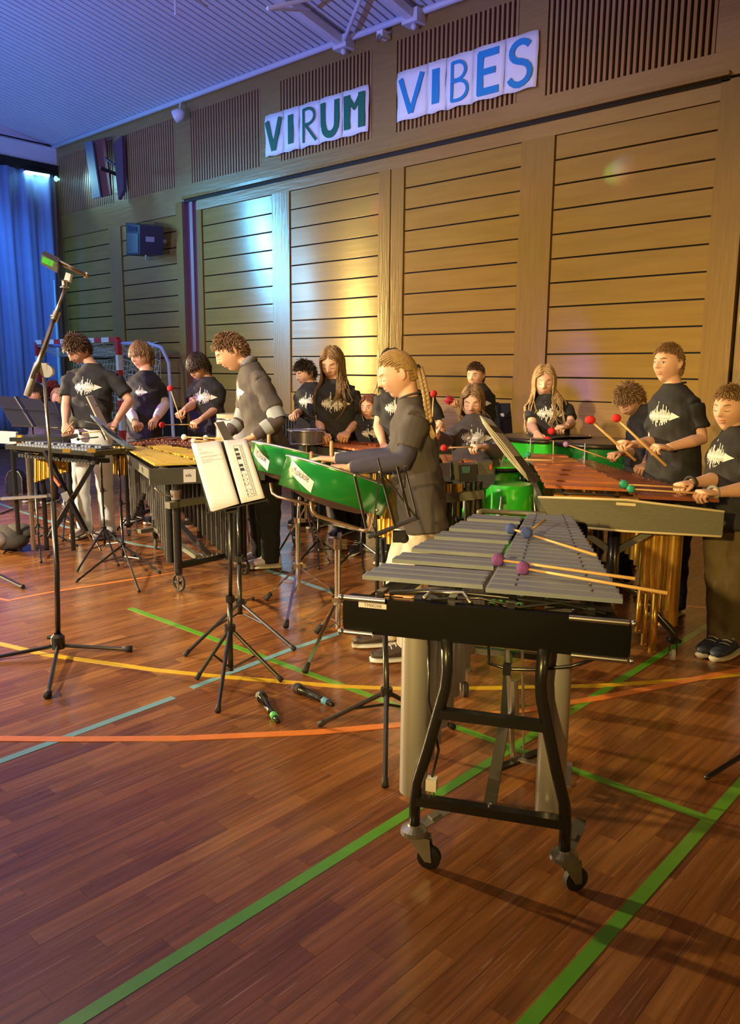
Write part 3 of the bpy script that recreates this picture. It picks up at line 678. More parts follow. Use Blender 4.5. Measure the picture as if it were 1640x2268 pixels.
# resonator banks
for (w0, w1) in ((-.235, -.16), (.16, .07)):
    for i in range(15):
        k = i/14; L = .42*(1-k)**.55+.10+(.05 if i == 0 else 0)
        u = .09+i*.083; w_ = w0+(w1-w0)*k; r = .041*(1-k)+.020*k
        q = MB(); q.tube(F1.p(u, w_, .75), F1.p(u, w_, .75-L), r, 16); q.build('resonator', M_TUBEG, t, True)
q = MB(); q.path([F1.p(.05, -.19, .68), F1.p(.02, -.18, .50), F1.p(.03, -.15, .35), F1.p(.02, -.165, .27)], .004, 6); q.build('mains_cable', M_BLACK, t, 'all')
q = MB(); q.cbox(F1.p(.02, -.165, .25), F1.w*.03, F1.u*.03, UP*.035); q.build('plug', M_WHITE, t)
q = MB()
for d in (-.006, .006): q.tube(F1.p(.02, -.165+d, .233), F1.p(.02, -.165+d, .213), .0022, 5)
q.build('plug_pins', M_STEEL, t, kind='stuff')
q = MB(); q.path([F1.p(.03, .27, .67), F1.p(.04, .20, .635), F1.p(.05, .10, .61), F1.p(.06, .03, .60), F1.p(.06, -.02, .61), F1.p(.3, -.06, .66), F1.p(.5, -.1, .69)], .005, 6); q.build('pedal_cable', M_BLACK, t, 'all')
q = MB(); q.cbox(F1.p(.06, .03, .60), F1.w*.022, F1.u*.02, UP*.03); q.build('cable_joint', M_BLACK, t)
# mallets lying on it
MZ = .825+.018
M_BLUEW = mat('blue_wool', (.05, .09, .38), .9, var=.25, scale=150, bump=.5); M_PURW = mat('purple_wool', (.16, .05, .26), .9, var=.25, scale=150, bump=.5)
mallet(fl(1104, 1240, MZ), fl(1408, 1282, VZ+.03), 'purple wool mallet on the silver bars, left one of the purple pair', M_PURW, .0205)
mallet(fl(1160, 1259, MZ), fl(1480, 1314, VZ+.03), 'purple wool mallet on the silver bars, right one of the purple pair', M_PURW, .0205)
mallet(fl(1132, 1171, MZ), fl(1322, 1230, VZ+.02), 'blue wool mallet on the silver bars, left one of the blue pair', M_BLUEW, .0205)
mallet(fl(1167, 1180, MZ+.01), fl(1208, 1152, VZ+.05), 'blue wool mallet, right of the pair, its stick pointing away', M_BLUEW, .0205)

# marimba at the right ------------------------------------------------------
F2 = Fr((-1.75, 3.1), 27)
t = thing('marimba', 'large wooden-barred marimba with grey end board at the right', 'marimba', F2.p(.45, .4))
BZ = .80
A0 = F2
keyboard(t, F2, 25, .52, 2.30, (.42, .01), (.80, .14), (-.02, -.24), BZ+.012, M_ROSE2, M_ROSE, start='C', thick=.018, raise_=.028, side=1, gap=.12, res=(M_GOLD, .032, .018, .52, .14, -.02))
pts = [(-.055, .800), (.36, .806), (.80, .772), (.80, .655), (.36, .655), (.02, .668)]
q = MB(); q.slab([F2.p(.44, a, b) for a, b in pts], F2.u*.03); q.build('end_board', M_GREYP, t)
q = MB(); q.path([F2.p(.44, a, b) for a, b in ((-.055, .801), (.36, .807), (.80, .773))], .0065, 6); q.build('edging', M_IVORY, t, 'all')
q = MB(); q.path([F2.p(.44, a, b) for a, b in ((.03, .667), (.36, .655), (.795, .655))], .006, 6); q.build('edging', M_IVORY, t, 'all')
q = MB(); q.slab([F2.p(.4385, .315, .794), F2.p(.4385, .405, .792), F2.p(.4385, .405, .779), F2.p(.4385, .315, .781)], -F2.u*.001); lb_ = q.build('name_label', mat('cream_label', (.75, .68, .5), .6), t)
q = MB(); q.slab([F2.p(2.34, -.27, .80), F2.p(2.34, .17, .80), F2.p(2.34, .17, .69), F2.p(2.34, -.27, .69)], F2.u*.025); q.build('end_board', M_GREYP, t)
for wa, wb in ((-.03, -.25), (.78, .15)):
    q = MB(); q.beam(F2.p(.45, wa, .74), F2.p(2.35, wb, .74), .025, .06); q.build('side_rail', M_GREYP, t)
q = MB(); q.path([F2.p(.475, .07, .815), F2.p(.475, .10, .822), F2.p(.475, .30, .822), F2.p(.475, .33, .815)], .006, 6); q.build('rest_bracket', M_BLACK, t, 'all')
q = MB(); q.slab([F2.p(.46, .02, .807), F2.p(.46, .42, .807), F2.p(.54, .42, .807), F2.p(.54, .02, .807)], UP*.004); q.build('spring_plate', M_GOLD, t)
# stand: V bracket, post and foot
def vstand(u, wc):
    q = MB(); q.beam(F2.p(u, wc-.17, .645), F2.p(u, wc+.02, .52), .03, .03); q.build('strut', M_GREYP, t)
    q = MB(); q.beam(F2.p(u, wc+.20, .645), F2.p(u, wc+.02, .52), .03, .03); q.build('strut', M_GREYP, t)
    q = MB(); q.beam(F2.p(u, wc-.18, .65), F2.p(u, wc+.21, .65), .03, .02); q.build('strut', M_BLACK, t)
    q = MB(); q.path([F2.p(u, wc+.02, .64), F2.p(u, wc+.02, .40), F2.p(u, wc+.03, .38)], .032, 10); q.build('post', M_BLACK, t, 'all')
    q = MB(); q.path([F2.p(u, wc-.14, .34), F2.p(u, wc+.05, .37), F2.p(u, wc+.15, .32), F2.p(u-.01, .61, .155), F2.p(u-.02, .632, .13), F2.p(u-.02, .632, .085)], .02, 8); q.build('foot', M_BLACK, t, 'all')
    q = MB(); q.path([F2.p(u, wc+.03, .38), F2.p(u, wc-.06, .25), F2.p(u, -.02, .13), F2.p(u, -.03, .085)], .02, 8); q.build('foot', M_BLACK, t, 'all')
    caster(t, F2.p(u-.02, .632), M_BLACK, wr=.03, col=mat('white_wheel', (.6, .6, .62), .4), trail=Vector((.01, -.02, 0))); caster(t, F2.p(u, -.03), M_BLACK, wr=.03, col=MATS['white_wheel'], trail=Vector((.01, -.02, 0)))
vstand(.56, .30); vstand(2.2, -.02) if False else None
q = MB(); q.path([F2.p(2.25, -.05, .70), F2.p(2.25, -.05, .12)], .022, 8); q.build('post', M_BLACK, t, 'all')
q = MB(); q.path([F2.p(2.25, -.22, .10), F2.p(2.25, .15, .10)], .02, 8); q.build('foot', M_BLACK, t, 'all')
caster(t, F2.p(2.25, -.22), M_BLACK, wr=.03, trail=Vector((.01, -.02, 0))); caster(t, F2.p(2.25, .15), M_BLACK, wr=.03, trail=Vector((.01, -.02, 0)))
q = MB(); q.beam(F2.p(.58, .3, .28), F2.p(2.25, -.04, .28), .03, .03); q.build('centre_brace', M_BLACK, t)
for i, (w_, L, r) in enumerate(((.52, .50, .050), (.475, .42, .028), (.44, .42, .026), (.405, .42, .024))):
    q = MB(); q.tube(F2.p(.60+.02*i, w_+.08, .66), F2.p(.60+.02*i, w_+.08, .66-L), r, 16); q.build('resonator', M_GOLD, t, True)
for (px, p0, p1, r) in ((1415, 1305, 1395, .012), (1428, 1315, 1425, .012), (1447, 1315, 1442, .018)):
    P = F2.p(.44, .5); d_ = depth(fl(1440, 1560, 0)); a, b = dp(px+4, p0, 3.85), dp(px-2, p1, 3.85); q = MB(); q.path([a, b-UP*.012, b], [r, r, r*1.15], 12); q.build('resonator', M_GOLD, t, 'all')
M_TEAL = mat('teal_wool', (.03, .36, .25), .85, var=.2, scale=140, bump=.4)

# gold vibraphone left of centre ---------------------------------------------
F3 = Fr((-4.286, 2.686), 66)
t = thing('gold_vibraphone', 'gold-barred vibraphone with dark end board at the left centre', 'vibraphone', F3.p(.3, .4))
M_CHARB = mat('charcoal_board', (.055, .057, .048), .5, var=.2, scale=30, bump=.05)
GZ = .818
keyboard(t, F3, 22, .10, 1.42, (.40, .21), (.10, .07), (.74, .36), GZ, M_GOLDBAR, start='F', thick=.014, side=-1, gap=.34, raise_=.010)
q = MB(); q.slab([F3.p(.03, .055, .80), F3.p(.03, .79, .80), F3.p(.03, .79, .70), F3.p(.03, .055, .70)], F3.u*.03); q.build('end_board', M_CHARB, t)
q = MB(); q.slab([F3.p(1.46, .045, .80), F3.p(1.46, .40, .80), F3.p(1.46, .40, .70), F3.p(1.46, .045, .70)], F3.u*.03); q.build('end_board', M_CHARB, t)
q = MB(); q.beam(F3.p(.04, .062, .77), F3.p(1.47, .05, .77), .02, .06); q.build('side_rail', M_CHARB, t)
q = MB(); q.beam(F3.p(.04, .77, .75), F3.p(1.47, .38, .75), .02, .06); q.build('side_rail', M_CHARB, t)
q = MB(); q.cbox(F3.p(1.50, .10, .755), F3.u*.06, F3.w*.10, UP*.09); q.build('motor_box', M_CHARB, t)
q = MB(); q.slab([F3.p(.029, .262, .792), F3.p(.029, .34, .792), F3.p(.029, .34, .71), F3.p(.029, .262, .71)], -F3.u*.002); lb_ = q.build('name_label', M_PAPER, t)
vs, fs = textgeo('vib', .03); q = MB(); q.add([F3.p(.0255, .272+x*1.1, .745+y) for x, y in vs], fs); q.build('lettering', M_INK, lb_)
P = fl(397, 1310, 0); Q = fl(540, 1272, 0)
f3d = (Vector((Q.x, Q.y, 0))-Vector((P.x, P.y, 0))).normalized(); n3 = F3.u
for (A, kx) in ((P, 0), (Q, 1)):
    q = MB(); q.tube(A+UP*.12, A+UP*.70, .026, 12); q.build('leg', M_BLACK, t, True)
for A in (P, Q):
    q = MB(); W_ = .060; c = A+UP*W_; ax = f3d; q.torus(c, ax, W_-.008, .008, 22, 8); q.lathe(c-ax*.012, ax, [(0, .0), (0, .014), (.024, .014), (.024, 0)], 12)
    q.build('wheel_tyre', M_RUBBER, t, True); q = MB()
    for k in range(5):
        a = k*2*math.pi/5; d = (F3.u*math.cos(a)+UP*math.sin(a)); d = (d-ax*d.dot(ax)); q.beam(c, c+d*(W_-.01), .008, .008, up=ax)
    q.build('wheel_spokes', M_STEEL, t); q = MB(); q.cbox(A+UP*.125, F3.u*.045, F3.w*.04, UP*.02); q.build('wheel_fork', M_BLACK, t)
q = MB(); q.beam(P+UP*.17-f3d*.02, Q+UP*.17, .045, .035); q.build('base_bar', M_BLACK, t)
q = MB(); q.beam(P+UP*.57-f3d*.07, P+UP*.57+f3d*.25, .05, .04); q.build('upper_bar', mat('bar_grey', (.18, .18, .15), .4, .3), t)
q = MB(); q.beam(P+UP*.575+f3d*.25, P+UP*.59+f3d*.56, .05, .04); q.build('upper_bar', M_BLACK, t)
R_ = fl(345, 1217, 0); q = MB(); q.tube(R_+UP*.09, R_+UP*.70, .022, 10); q.build('leg', M_BLACK, t, True)
q = MB(); q.torus(R_+UP*.045, F3.w, .037, .008, 18, 8); q.lathe(R_+UP*.045-F3.w*.01, F3.w, [(0, 0), (0, .03), (.02, .03), (.02, 0)], 12); q.build('wheel_tyre', M_RUBBER, t, True)
S_ = R_+(Q-P)*.8; q = MB(); q.tube(S_+UP*.02, S_+UP*.70, .022, 10); q.build('leg', M_BLACK, t, True)
q = MB(); q.beam(R_+UP*.17-f3d*.15, S_+UP*.17, .045, .03); q.build('base_bar', M_GREYP, t)
q = MB(); q.beam((P+Q)/2+UP*.16, (R_+S_)/2+UP*.18, .045, .03); q.build('centre_brace', M_BLACK, t)
q = MB(); q.beam(R_+UP*.17, fl(440, 1235, .15), .04, .03); q.build('centre_brace', M_GREYP, t)
q = MB(); q.path([P+UP*.62+f3d*-.02, P+UP*.64-f3d*.10, P+UP*.69-f3d*.16], .006, 6); q.build('clamp_arm', M_STEEL, t, 'all')
q = MB(); q.lathe(P+UP*.60, UP, [(0, .03), (.03, .03), (.035, .034), (.06, .034), (.065, .02), (.09, .02)], 14); q.build('leg_collar', M_STEEL, t, True)
for row, w0, w1 in ((0, .18, .13), (1, .60, .28)):
    for i in range(20):
        k = i/19; u = .12+i*.068; L = .20+.42*abs(k-.55)**1.0*(1.6) if row == 0 else .22+.40*(1-k)
        L = min(L, .60); q = MB(); q.tube(F3.p(u, w0+(w1-w0)*k, .755), F3.p(u, w0+(w1-w0)*k, .755-L), .027-.008*k, 12); q.build('resonator', mat('black_tube', (.018, .018, .018), .35, coat=.3), t, True)
M_WHITEF = mat('white_felt', (.85, .83, .80), .85)
for i, (a, b, nm) in enumerate((((408, 968), (500, 972), 'left'), ((429, 976), (520, 980), 'middle'), ((456, 970), (540, 978), 'right'))):
    mallet(dp(*a, 4.75), dp(*b, 4.6), 'white-headed mallet over the gold vibraphone, %s of three' % nm, M_WHITEF, .017)

# rosewood marimba behind it -----------------------------------------------
def simple_kb(label, P0, P1, P2, P3, z, n, mt, depthz=.11, res=M_GOLD, name='marimba', side=M_CHARB, resL=(.45, .18), start='C', legs=True, label_sheet=None, mt2=None, resr=(.03, .018), cat='marimba', rh=.075, ro=.05):
    """long instrument given by its near-left, near-right(high side), far corners in world xy"""
    P0, P1, P2, P3 = [Vector((p[0], p[1], 0)) for p in (P0, P1, P2, P3)]   # low-front, high-front, high-back, low-back
    O = P0; d = (P1-P0); L = d.length; ang = math.degrees(math.atan2(d.y, d.x))-90
    fr = Fr((O.x, O.y), ang)
    def loc(P): v = P-fr.O; return v.dot(fr.u), v.dot(fr.w)
    w3, w2 = loc(P3)[1], loc(P2)[1]; s_ = 1 if w3 > 0 else -1
    t = thing(name, label, cat, fr.p(L*.5, w3*.4))
    keyboard(t, fr, n, .03, L-.03, (w3*.5, w2*.5), (.01*s_, .01*s_), (w3*.97, w2*.97), z, mt, mt2, start=start, thick=.016, raise_=.012, side=-s_, gap=.14, res=(res, resr[0], resr[1], resL[0], resL[1], -.02))
    q = MB(); q.beam(fr.p(-.03, -.02*s_, z-ro), fr.p(L+.03, -.02*s_, z-ro), .022, rh); q.build('side_rail', side, t)
    q = MB(); q.beam(fr.p(-.03, w3+.02*s_, z-ro), fr.p(L+.03, w2+.02*s_, z-ro), .022, rh); q.build('side_rail', side, t)
    for u, ww in ((-.03, w3), (L+.03, w2)):
        q = MB(); q.beam(fr.p(u, -.03*s_, z-ro), fr.p(u, ww+.03*s_, z-ro), .03, depthz); q.build('end_board', side, t)
        if legs:
            for wv in (.06*s_, ww-.06*s_):
                q = MB(); q.tube(fr.p(u*1.0, wv, .07), fr.p(u, wv, z-.09), .018, 8); q.build('leg', M_BLACK, t, True)
                caster(t, fr.p(u, wv), M_BLACK, wr=.026, trail=Vector((.02, -.01, 0)))
            q = MB(); q.beam(fr.p(u, .06*s_, .16), fr.p(u, ww-.06*s_, .16), .03, .03); q.build('cross_bar', M_BLACK, t)
    if legs: q = MB(); q.beam(fr.p(0, w3*.5, .22), fr.p(L, w2*.5, .22), .03, .025); (q.build('centre_brace', M_BLACK, t) if legs else None)
    return t, fr, L
def P2d(px, py, z): v = fl(px, py, z); return (v.x, v.y)
t, fr, L = simple_kb('low rosewood marimba with gold tubes behind the gold vibraphone', P2d(275, 984, .79), P2d(505, 992, .79), P2d(508, 975, .79), P2d(285, 969, .79), .795, 24, M_ROSE2, mt2=M_ROSE2, resL=(.18, .16))
t, fr, L = simple_kb('rosewood xylophone with white label behind the green pans', P2d(845, 1008, .85), P2d(640, 978, .85), P2d(655, 966, .85), P2d(915, 990, .85), .86, 24, M_ROSE, mt2=M_ROSE2, name='xylophone', cat='xylophone', resL=(.50, .25))
q = MB(); a = P2d(741, 1005, .80); q.slab([dp(741, 1001, 4.9), dp(775, 1006, 4.9), dp(775, 1021, 4.9), dp(742, 1018, 4.9)], TH*.003); q.build('paper_label', M_PAPER, t)
t, fr, L = simple_kb('orange-barred xylophone with dark cases beside the braided girl', P2d(985, 1040, .84), P2d(972, 1010, .84), P2d(1060, 1010, .84), P2d(1072, 1028, .84), .845, 15, M_ROSE, name='xylophone', cat='xylophone', resL=(.42, .2), resr=(.035, .02))
q = MB(); q.slab([dp(976, 1026, 4.10), dp(997, 1024, 4.10), dp(998, 1054, 4.10), dp(979, 1057, 4.10)], TH*.003); q.build('paper_label', M_PAPER, t)
for i, (a, b, mt_) in enumerate((((998, 1025), (1018, 1062), M_CHARB), ((1016, 1030), (1058, 1066), M_BLACK), ((1058, 1024), (1092, 1050), M_CHARB))):
    q = MB(); p0, p1 = dp(*a, 4.12), dp(*b, 4.12); q.slab([p0, dp(b[0], a[1]-2, 4.12), p1, dp(a[0]+2, b[1]+2, 4.12)], -TH*.10); q.build('end_case', mt_, t)
q = MB(); q.slab([dp(1084, 1030, 4.11), dp(1089, 1029, 4.11), dp(1090, 1038, 4.11), dp(1085, 1040, 4.11)], TH*.004); q.build('red_sticker', mat('red_sticker', (.7, .06, .03), .5), t)
q = MB(); q.slab([dp(1023, 1033, 4.11), dp(1042, 1033, 4.11), dp(1042, 1047, 4.11), dp(1025, 1048, 4.11)], TH*.003); q.build('teal_patch', mat('teal_ink', (.02, .10, .10), .5), t)
q = MB(); q.beam(dp(985, 1104, 4.16), dp(1072, 1094, 4.16), .03, .045); q.build('cross_bar', M_GREYP, t)
for px in (996, 1040, 1062):
    q = MB(); a = dp(px, 1066, 4.2); q.tube(a, Vector((a.x, a.y, .03)), .022, 8); q.build('leg', M_BLACK, t, True)
for px, r in ((1010, .042), (990, .02), (975, .02)):
    q = MB(); q.tube(dp(px, 1072, 4.2), dp(px, 1092, 4.2), r, 14); q.build('resonator', M_GOLD, t, True)
# gold tubes behind the braided girl belong to a rosewood bass bar set
t = thing('bass_tube_set', 'row of tall gold resonator tubes behind the green pan', 'resonators', dp(850, 1200, 4.55))
for i, (px, y0, y1) in enumerate(((842, 1150, 1188), (851, 1036, 1190), (862, 1046, 1205), (872, 1046, 1232), (884, 1048, 1240), (896, 1052, 1236))):
    q = MB(); q.tube(dp(px, y0, 4.5), dp(px, y1, 4.5), .015, 14); q.build('resonator', M_GOLD, t, True)
q = MB(); q.beam(dp(836, 1042, 4.5), dp(905, 1046, 4.5), .05, .03); q.build('carrier', M_BLACK, t)
for px in (838, 903):
    q = MB(); a = dp(px, 1042, 4.52); q.tube(a, Vector((a.x, a.y, 0)), .012, 8); q.build('leg', M_BLACK, t, True)

# flat glockenspiel on an x-stand at the left ---------------------------------
def PL(px, py, d): return dp(px, py, d)
t, fr, L = simple_kb('thin black table glockenspiel on crossed legs before the tall boy in white jeans', P2d(205, 999, .86), P2d(28, 985, .86), P2d(42, 981, .86), P2d(230, 991, .86), .862, 24, M_SILVER, depthz=.035, rh=.03, ro=.018, name='glockenspiel', legs=False, res=mat('inner_black', (.01, .01, .01), .5), resL=(.03, .02), side=M_BLACK, cat='glockenspiel')
c = (fl(120, 1208, 0)); q = MB()
for a, b in (((100, 1000), (190, 1178)), ((222, 1000), (110, 1190))):
    q = MB(); q.beam(dp(*a, 5.55), dp(*b, 5.5), .03, .03); q.build('leg', M_BLACK, t)
for px in (150, 205):
    q = MB(); q.cbox(dp(px-2, 998, 5.35), RH*.05, TH*.02, UP*.025); q.build('latch', M_GOLD, t)
# gold tube rank of the vibraphone further back left
t = thing('tube_vibraphone', 'vibraphone with gold tubes behind the glockenspiel at the far left', 'vibraphone', Vector((*P2d(120, 1175, 0), 0)))
for i in range(8):
    px = 80+i*9.5; y1 = 1068-i*3.2; q = MB(); q.tube(dp(px, 985, 6.1), dp(px, y1, 6.1), .017, 12); q.build('resonator', M_GOLD, t, True)
q = MB(); q.beam(dp(0, 968, 6.05), dp(38, 970, 6.05), .04, .09); q.build('end_board', M_WHITE, t)
q = MB(); q.cbox(dp(45, 978, 6.0), RH*.035, TH*.03, UP*.10); q.build('corner_block', M_GOLD, t)
q = MB(); q.beam(dp(40, 970, 6.1), dp(158, 968, 6.1), .3, .03); q.build('bed', M_BLACK, t)
q = MB(); q.beam(dp(4, 1104, 6.1), dp(106, 1098, 6.1), .05, .02); q.build('shelf', M_STEEL, t)
for px, y0, y1 in ((60, 990, 1145), (90, 990, 1130), (28, 990, 1150), (150, 990, 1120)):
    q = MB(); a = dp(px, y0, 6.1); q.tube(a, Vector((a.x, a.y, .02)), .018, 8); q.build('leg', M_BLACK if px != 60 else M_STEEL, t, True)
# spare tubes seen beside the boy's jeans
t = thing('tube_pair', 'short pair of gold tubes hanging beside the white jeans', 'resonators', dp(260, 1040, 5.9))
for i, (px, y1) in enumerate(((256, 1050), (266, 1054), (276, 1052))):
    q = MB(); q.tube(dp(px, 985, 5.9), dp(px, y1, 5.9), .017, 12); q.build('resonator', M_GOLD, t, True)
q = MB(); q.beam(dp(250, 985, 5.9), dp(284, 986, 5.9), .04, .02); q.build('carrier', M_BLACK, t)

# green steel pans ------------------------------------------------------------
def steelpan(label, C0, ax, R, Hh, stand_px, hub, feet, basec, D, lab_ang, cradle):
    """C0 centre of the top rim, ax points up out of the pan"""
    ax = Vector(ax).normalized(); t = thing('steel_pan', label, 'steel pan', (basec[0], basec[1], 0))
    q = MB(); q.lathe(C0, -ax, [(0, R*.965), (-.004, R), (.004, R*1.012), (.012, R), (Hh, R), (Hh, R*.97)], 56); q.build('skirt', M_PAN, t, 'all')
    q = MB(); q.torus(C0, ax, R, .007, 56, 8); q.build('rim', M_STEEL, t, 'all')
    q = MB(); q.lathe(C0, -ax, [(0, R*.97), (.02, R*.9), (.07, R*.6), (.10, R*.3), (.11, 0)], 48); q.build('playing_face', mat('pan_face', (.35, .36, .34), .25, .9), t, 'all')
    q = MB(); q.lathe(C0, -ax, [(Hh-.005, R*.97), (Hh, R*.82), (Hh+.025, R*.5), (Hh+.035, 0)], 48); q.build('bowl', mat('pan_bowl', (.17, .14, .10), .35, .7), t, 'all')
    r = Vector(TH-ax*TH.dot(ax)).normalized(); s_ = r.cross(ax)*-1
    s_ = s_ if s_.dot(RH) > 0 else -s_
    def cyl(a, z, off=.002): return C0+(r*math.cos(a)+s_*math.sin(a))*(R+off)-ax*z
    # skew label plate around the skirt
    q = MB(); n = 10; vs = []
    a0, a1 = lab_ang
    top = lambda k: (.10+.55*k)*Hh; bot = lambda k: (.40+.55*k)*Hh
    for k in range(n+1):
        f = k/n
        zt = .08+.50*f; zb = .45+.50*f
        if f < .0: pass
        vs += [cyl(a0+(a1-a0)*f, zt*Hh), cyl(a0+(a1-a0)*f, min(zb, .97)*Hh)]
    q.add(vs, [(2*k, 2*k+1, 2*k+3, 2*k+2) for k in range(n)]); lb = q.build('name_plate', M_PAPER, t)
    vs, fs = textgeo('Musikskole', .046); wtot = max(v[0] for v in vs)
    def tp(x, y, sc=1.0, xo=.22, yo=.0, off=.0035):
        f = xo+x/wtot*.62; return cyl(a0+(a1-a0)*f, (.43+.27*f)*Hh-y*sc-yo, off)
    q = MB(); q.add([tp(x, y) for x, y in vs], fs); q.build('lettering', M_INK, lb)
    vs, fs = textgeo('a', .06); q = MB(); q.add([tp(x*.9, y, 1, .10, .0, .004) for x, y in vs], fs); q.build('emblem', mat('olive_ink', (.25, .4, .03), .6), lb)
    q = MB(); q.add([tp(wtot*.8*k/12, yy_*.6-.018*k/12, 1, .30, .036, .004) for k in range(13) for yy_ in (0, .003)], [(2*k, 2*k+2, 2*k+3, 2*k+1) for k in range(12)]); q.build('small_print', mat('faint_grey_ink', (.4, .4, .4), .6), lb)
    # cradle
    q = MB(); q.path([Vector(p) for p in cradle], .010, 10); q.build('cradle', mat('brass_tube', (.62, .45, .30), .28, .9), t, 'all')
    # stand
    hx, h_, botz = hub
    top = Vector(stand_px); B = Vector((basec[0], basec[1], 0)); 
    q = MB(); q.tube(B+UP*botz, Vector((B.x, B.y, h_+.30)), .0165, 14); q.build('lower_pole', M_CHROME, t, True)
    q = MB(); q.tube(Vector((B.x, B.y, h_+.28)), top, .011, 12); q.build('upper_pole', M_CHROME, t, True)
    for zz, rr in ((h_, .032), (h_+.29, .026), (top.z-.02, .022), (h_+.24, .0)):
        if rr: q = MB(); q.lathe(Vector((B.x, B.y, zz-.012)), UP, [(0, .014), (0, rr), (.03, rr), (.03, .014)], 12); q.cbox(Vector((B.x, B.y, zz))+RH*.035, RH*.03, TH*.012, UP*.022); q.build('collar', M_CHROME, t)
    for f in feet:
        f = Vector((f.x, f.y, .02)); a = Vector((B.x, B.y, h_)); q = MB(); q.beam(a+(f-a).normalized()*.02, f, .016, .007); q.build('leg', M_CHROME, t)
        mid = a.lerp(f, .5); q = MB(); q.beam(Vector((B.x, B.y, botz+.03)), mid, .010, .005); q.build('leg_brace', M_CHROME, t)
        q = MB(); q.path([f-(f-a).normalized()*.045, f+(f-a).normalized()*.01], [.012, .018], 10); q.build('rubber_foot', M_RUBBER, t, 'all')
    return t
D1 = 3.95
C1 = (dp(650, 1027, 3.62)+dp(868, 1095, 4.25))/2
def panctr(pl, pr, dpt): return
# front pan: top rim spans left (636,1025) to right (875,1085); skirt slants down to (862,1155)
cT = dp(754, 1046, 4.05); ax = (UP*1.0+RH*.30-TH*.17)
ax.normalize()
feet1 = [fl(677, 1492), fl(697, 1415), fl(800, 1440)]
base1 = fl(748, 1408, 0)
steelpan('front green steel pan on a chrome stand at the braided girl', cT, ax, .280, .150, dp(753, 1182, depth(base1)+.02), (0, .20, .045), [fl(677, 1492), fl(703, 1405), fl(812, 1400)], base1, D1, (-1.02, -.38),
         [dp(690, 1112, 4.02), dp(693, 1130, 4.0), dp(702, 1142, 3.98), dp(805, 1175, 3.92), dp(815, 1172, 3.9), dp(820, 1160, 3.88), dp(822, 1028, 3.85)])
cT = dp(668, 1003, 4.62); ax2 = (UP*1.0+RH*.22-TH*.14).normalized()
base2 = fl(661, 1322, 0)
steelpan('rear green steel pan on a chrome stand, nearer the bending man', cT, ax2, .285, .150, dp(663, 1102, depth(base2)+.0), (0, .20, .045), [fl(590, 1332), fl(634, 1392), fl(742, 1318)], base2, 4.7, (-1.05, -.52),
         [dp(600, 1070, 4.7), dp(604, 1092, 4.68), dp(615, 1100, 4.66), dp(700, 1120, 4.6)])
# wooden cradle pegs on the pans
for px, y0, y1, d, nm in ((735, 980, 1030, 4.42, 'peg beside the rear pan rim, the taller one'), (596, 965, 985, 4.75, 'short peg at the left end of the rear pan'), (690, 1004, 1020, 4.3, 'short peg at the hands on the front pan')):
    q = MB(); q.tube(dp(px, y1, d), dp(px, y0, d), .011, 10); q.ball(dp(px, y0, d), .011)
    solid('cradle_peg', mat('peg_wood', (.35, .2, .1), .4), 'brown upright cradle '+nm, 'peg', q, dp(px, y1, d))

# timpani -----------------------------------------------------------------------
def timpano(label, c, R, zt, Hh, mt):
    t = thing('timpani', label, 'timpani', (c[0], c[1], 0)); c = Vector((c[0], c[1], 0))
    q = MB(); q.lathe(c+UP*zt, -UP, [(0.02, R), (.10, R*1.0), (.22, R*.94), (Hh*.65, R*.78), (Hh*.9, R*.5), (Hh, .12)], 48); q.build('bowl', mt, t, 'all')
    q = MB(); q.torus(c+UP*(zt-.01), UP, R+.008, .018, 48, 8); q.build('hoop', mat('hoop_dark', (.05, .045, .03), .25, .6), t, 'all')
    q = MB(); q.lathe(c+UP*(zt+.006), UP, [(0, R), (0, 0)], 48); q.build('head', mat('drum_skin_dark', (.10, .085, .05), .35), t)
    for k in range(8):
        a = k*math.pi/4+.2; d = Vector((math.cos(a), math.sin(a), 0)); q = MB(); q.tube(c+d*(R+.025)+UP*(zt+.012), c+d*(R+.02)+UP*(zt-.13), .006, 6); q.cbox(c+d*(R+.02)+UP*(zt-.14), d*.03, d.cross(UP)*.03, UP*.03); q.build('tension_lug', M_STEEL, t)
    for k in range(3):
        a = k*2*math.pi/3+.5; d = Vector((math.cos(a), math.sin(a), 0)); q = MB(); q.path([c+d*(R+.02)+UP*(zt-.14), c+d*(R*.98)+UP*(.30), c+d*(R*.8)+UP*.06], .014, 8); q.build('strut', M_STEEL, t, 'all')
        caster(t, c+d*(R*.8), M_BLACK, wr=.025, trail=Vector((.02, 0, 0)))
    q = MB(); q.lathe(c+UP*.05, UP, [(0, .22), (.03, .22), (.05, .08), (zt-Hh-.03, .06)], 20); q.build('base', M_BLACK, t, True)
    return t
# (radius, centre) from the rims in the picture
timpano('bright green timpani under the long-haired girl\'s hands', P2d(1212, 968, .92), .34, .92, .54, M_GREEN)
timpano('darker green timpani behind the marimba, right of the bright one', P2d(1328, 978, .92), .34, .92, .54, mat('green_shell_dark', (.01, .16, .025), .25, coat=.5))
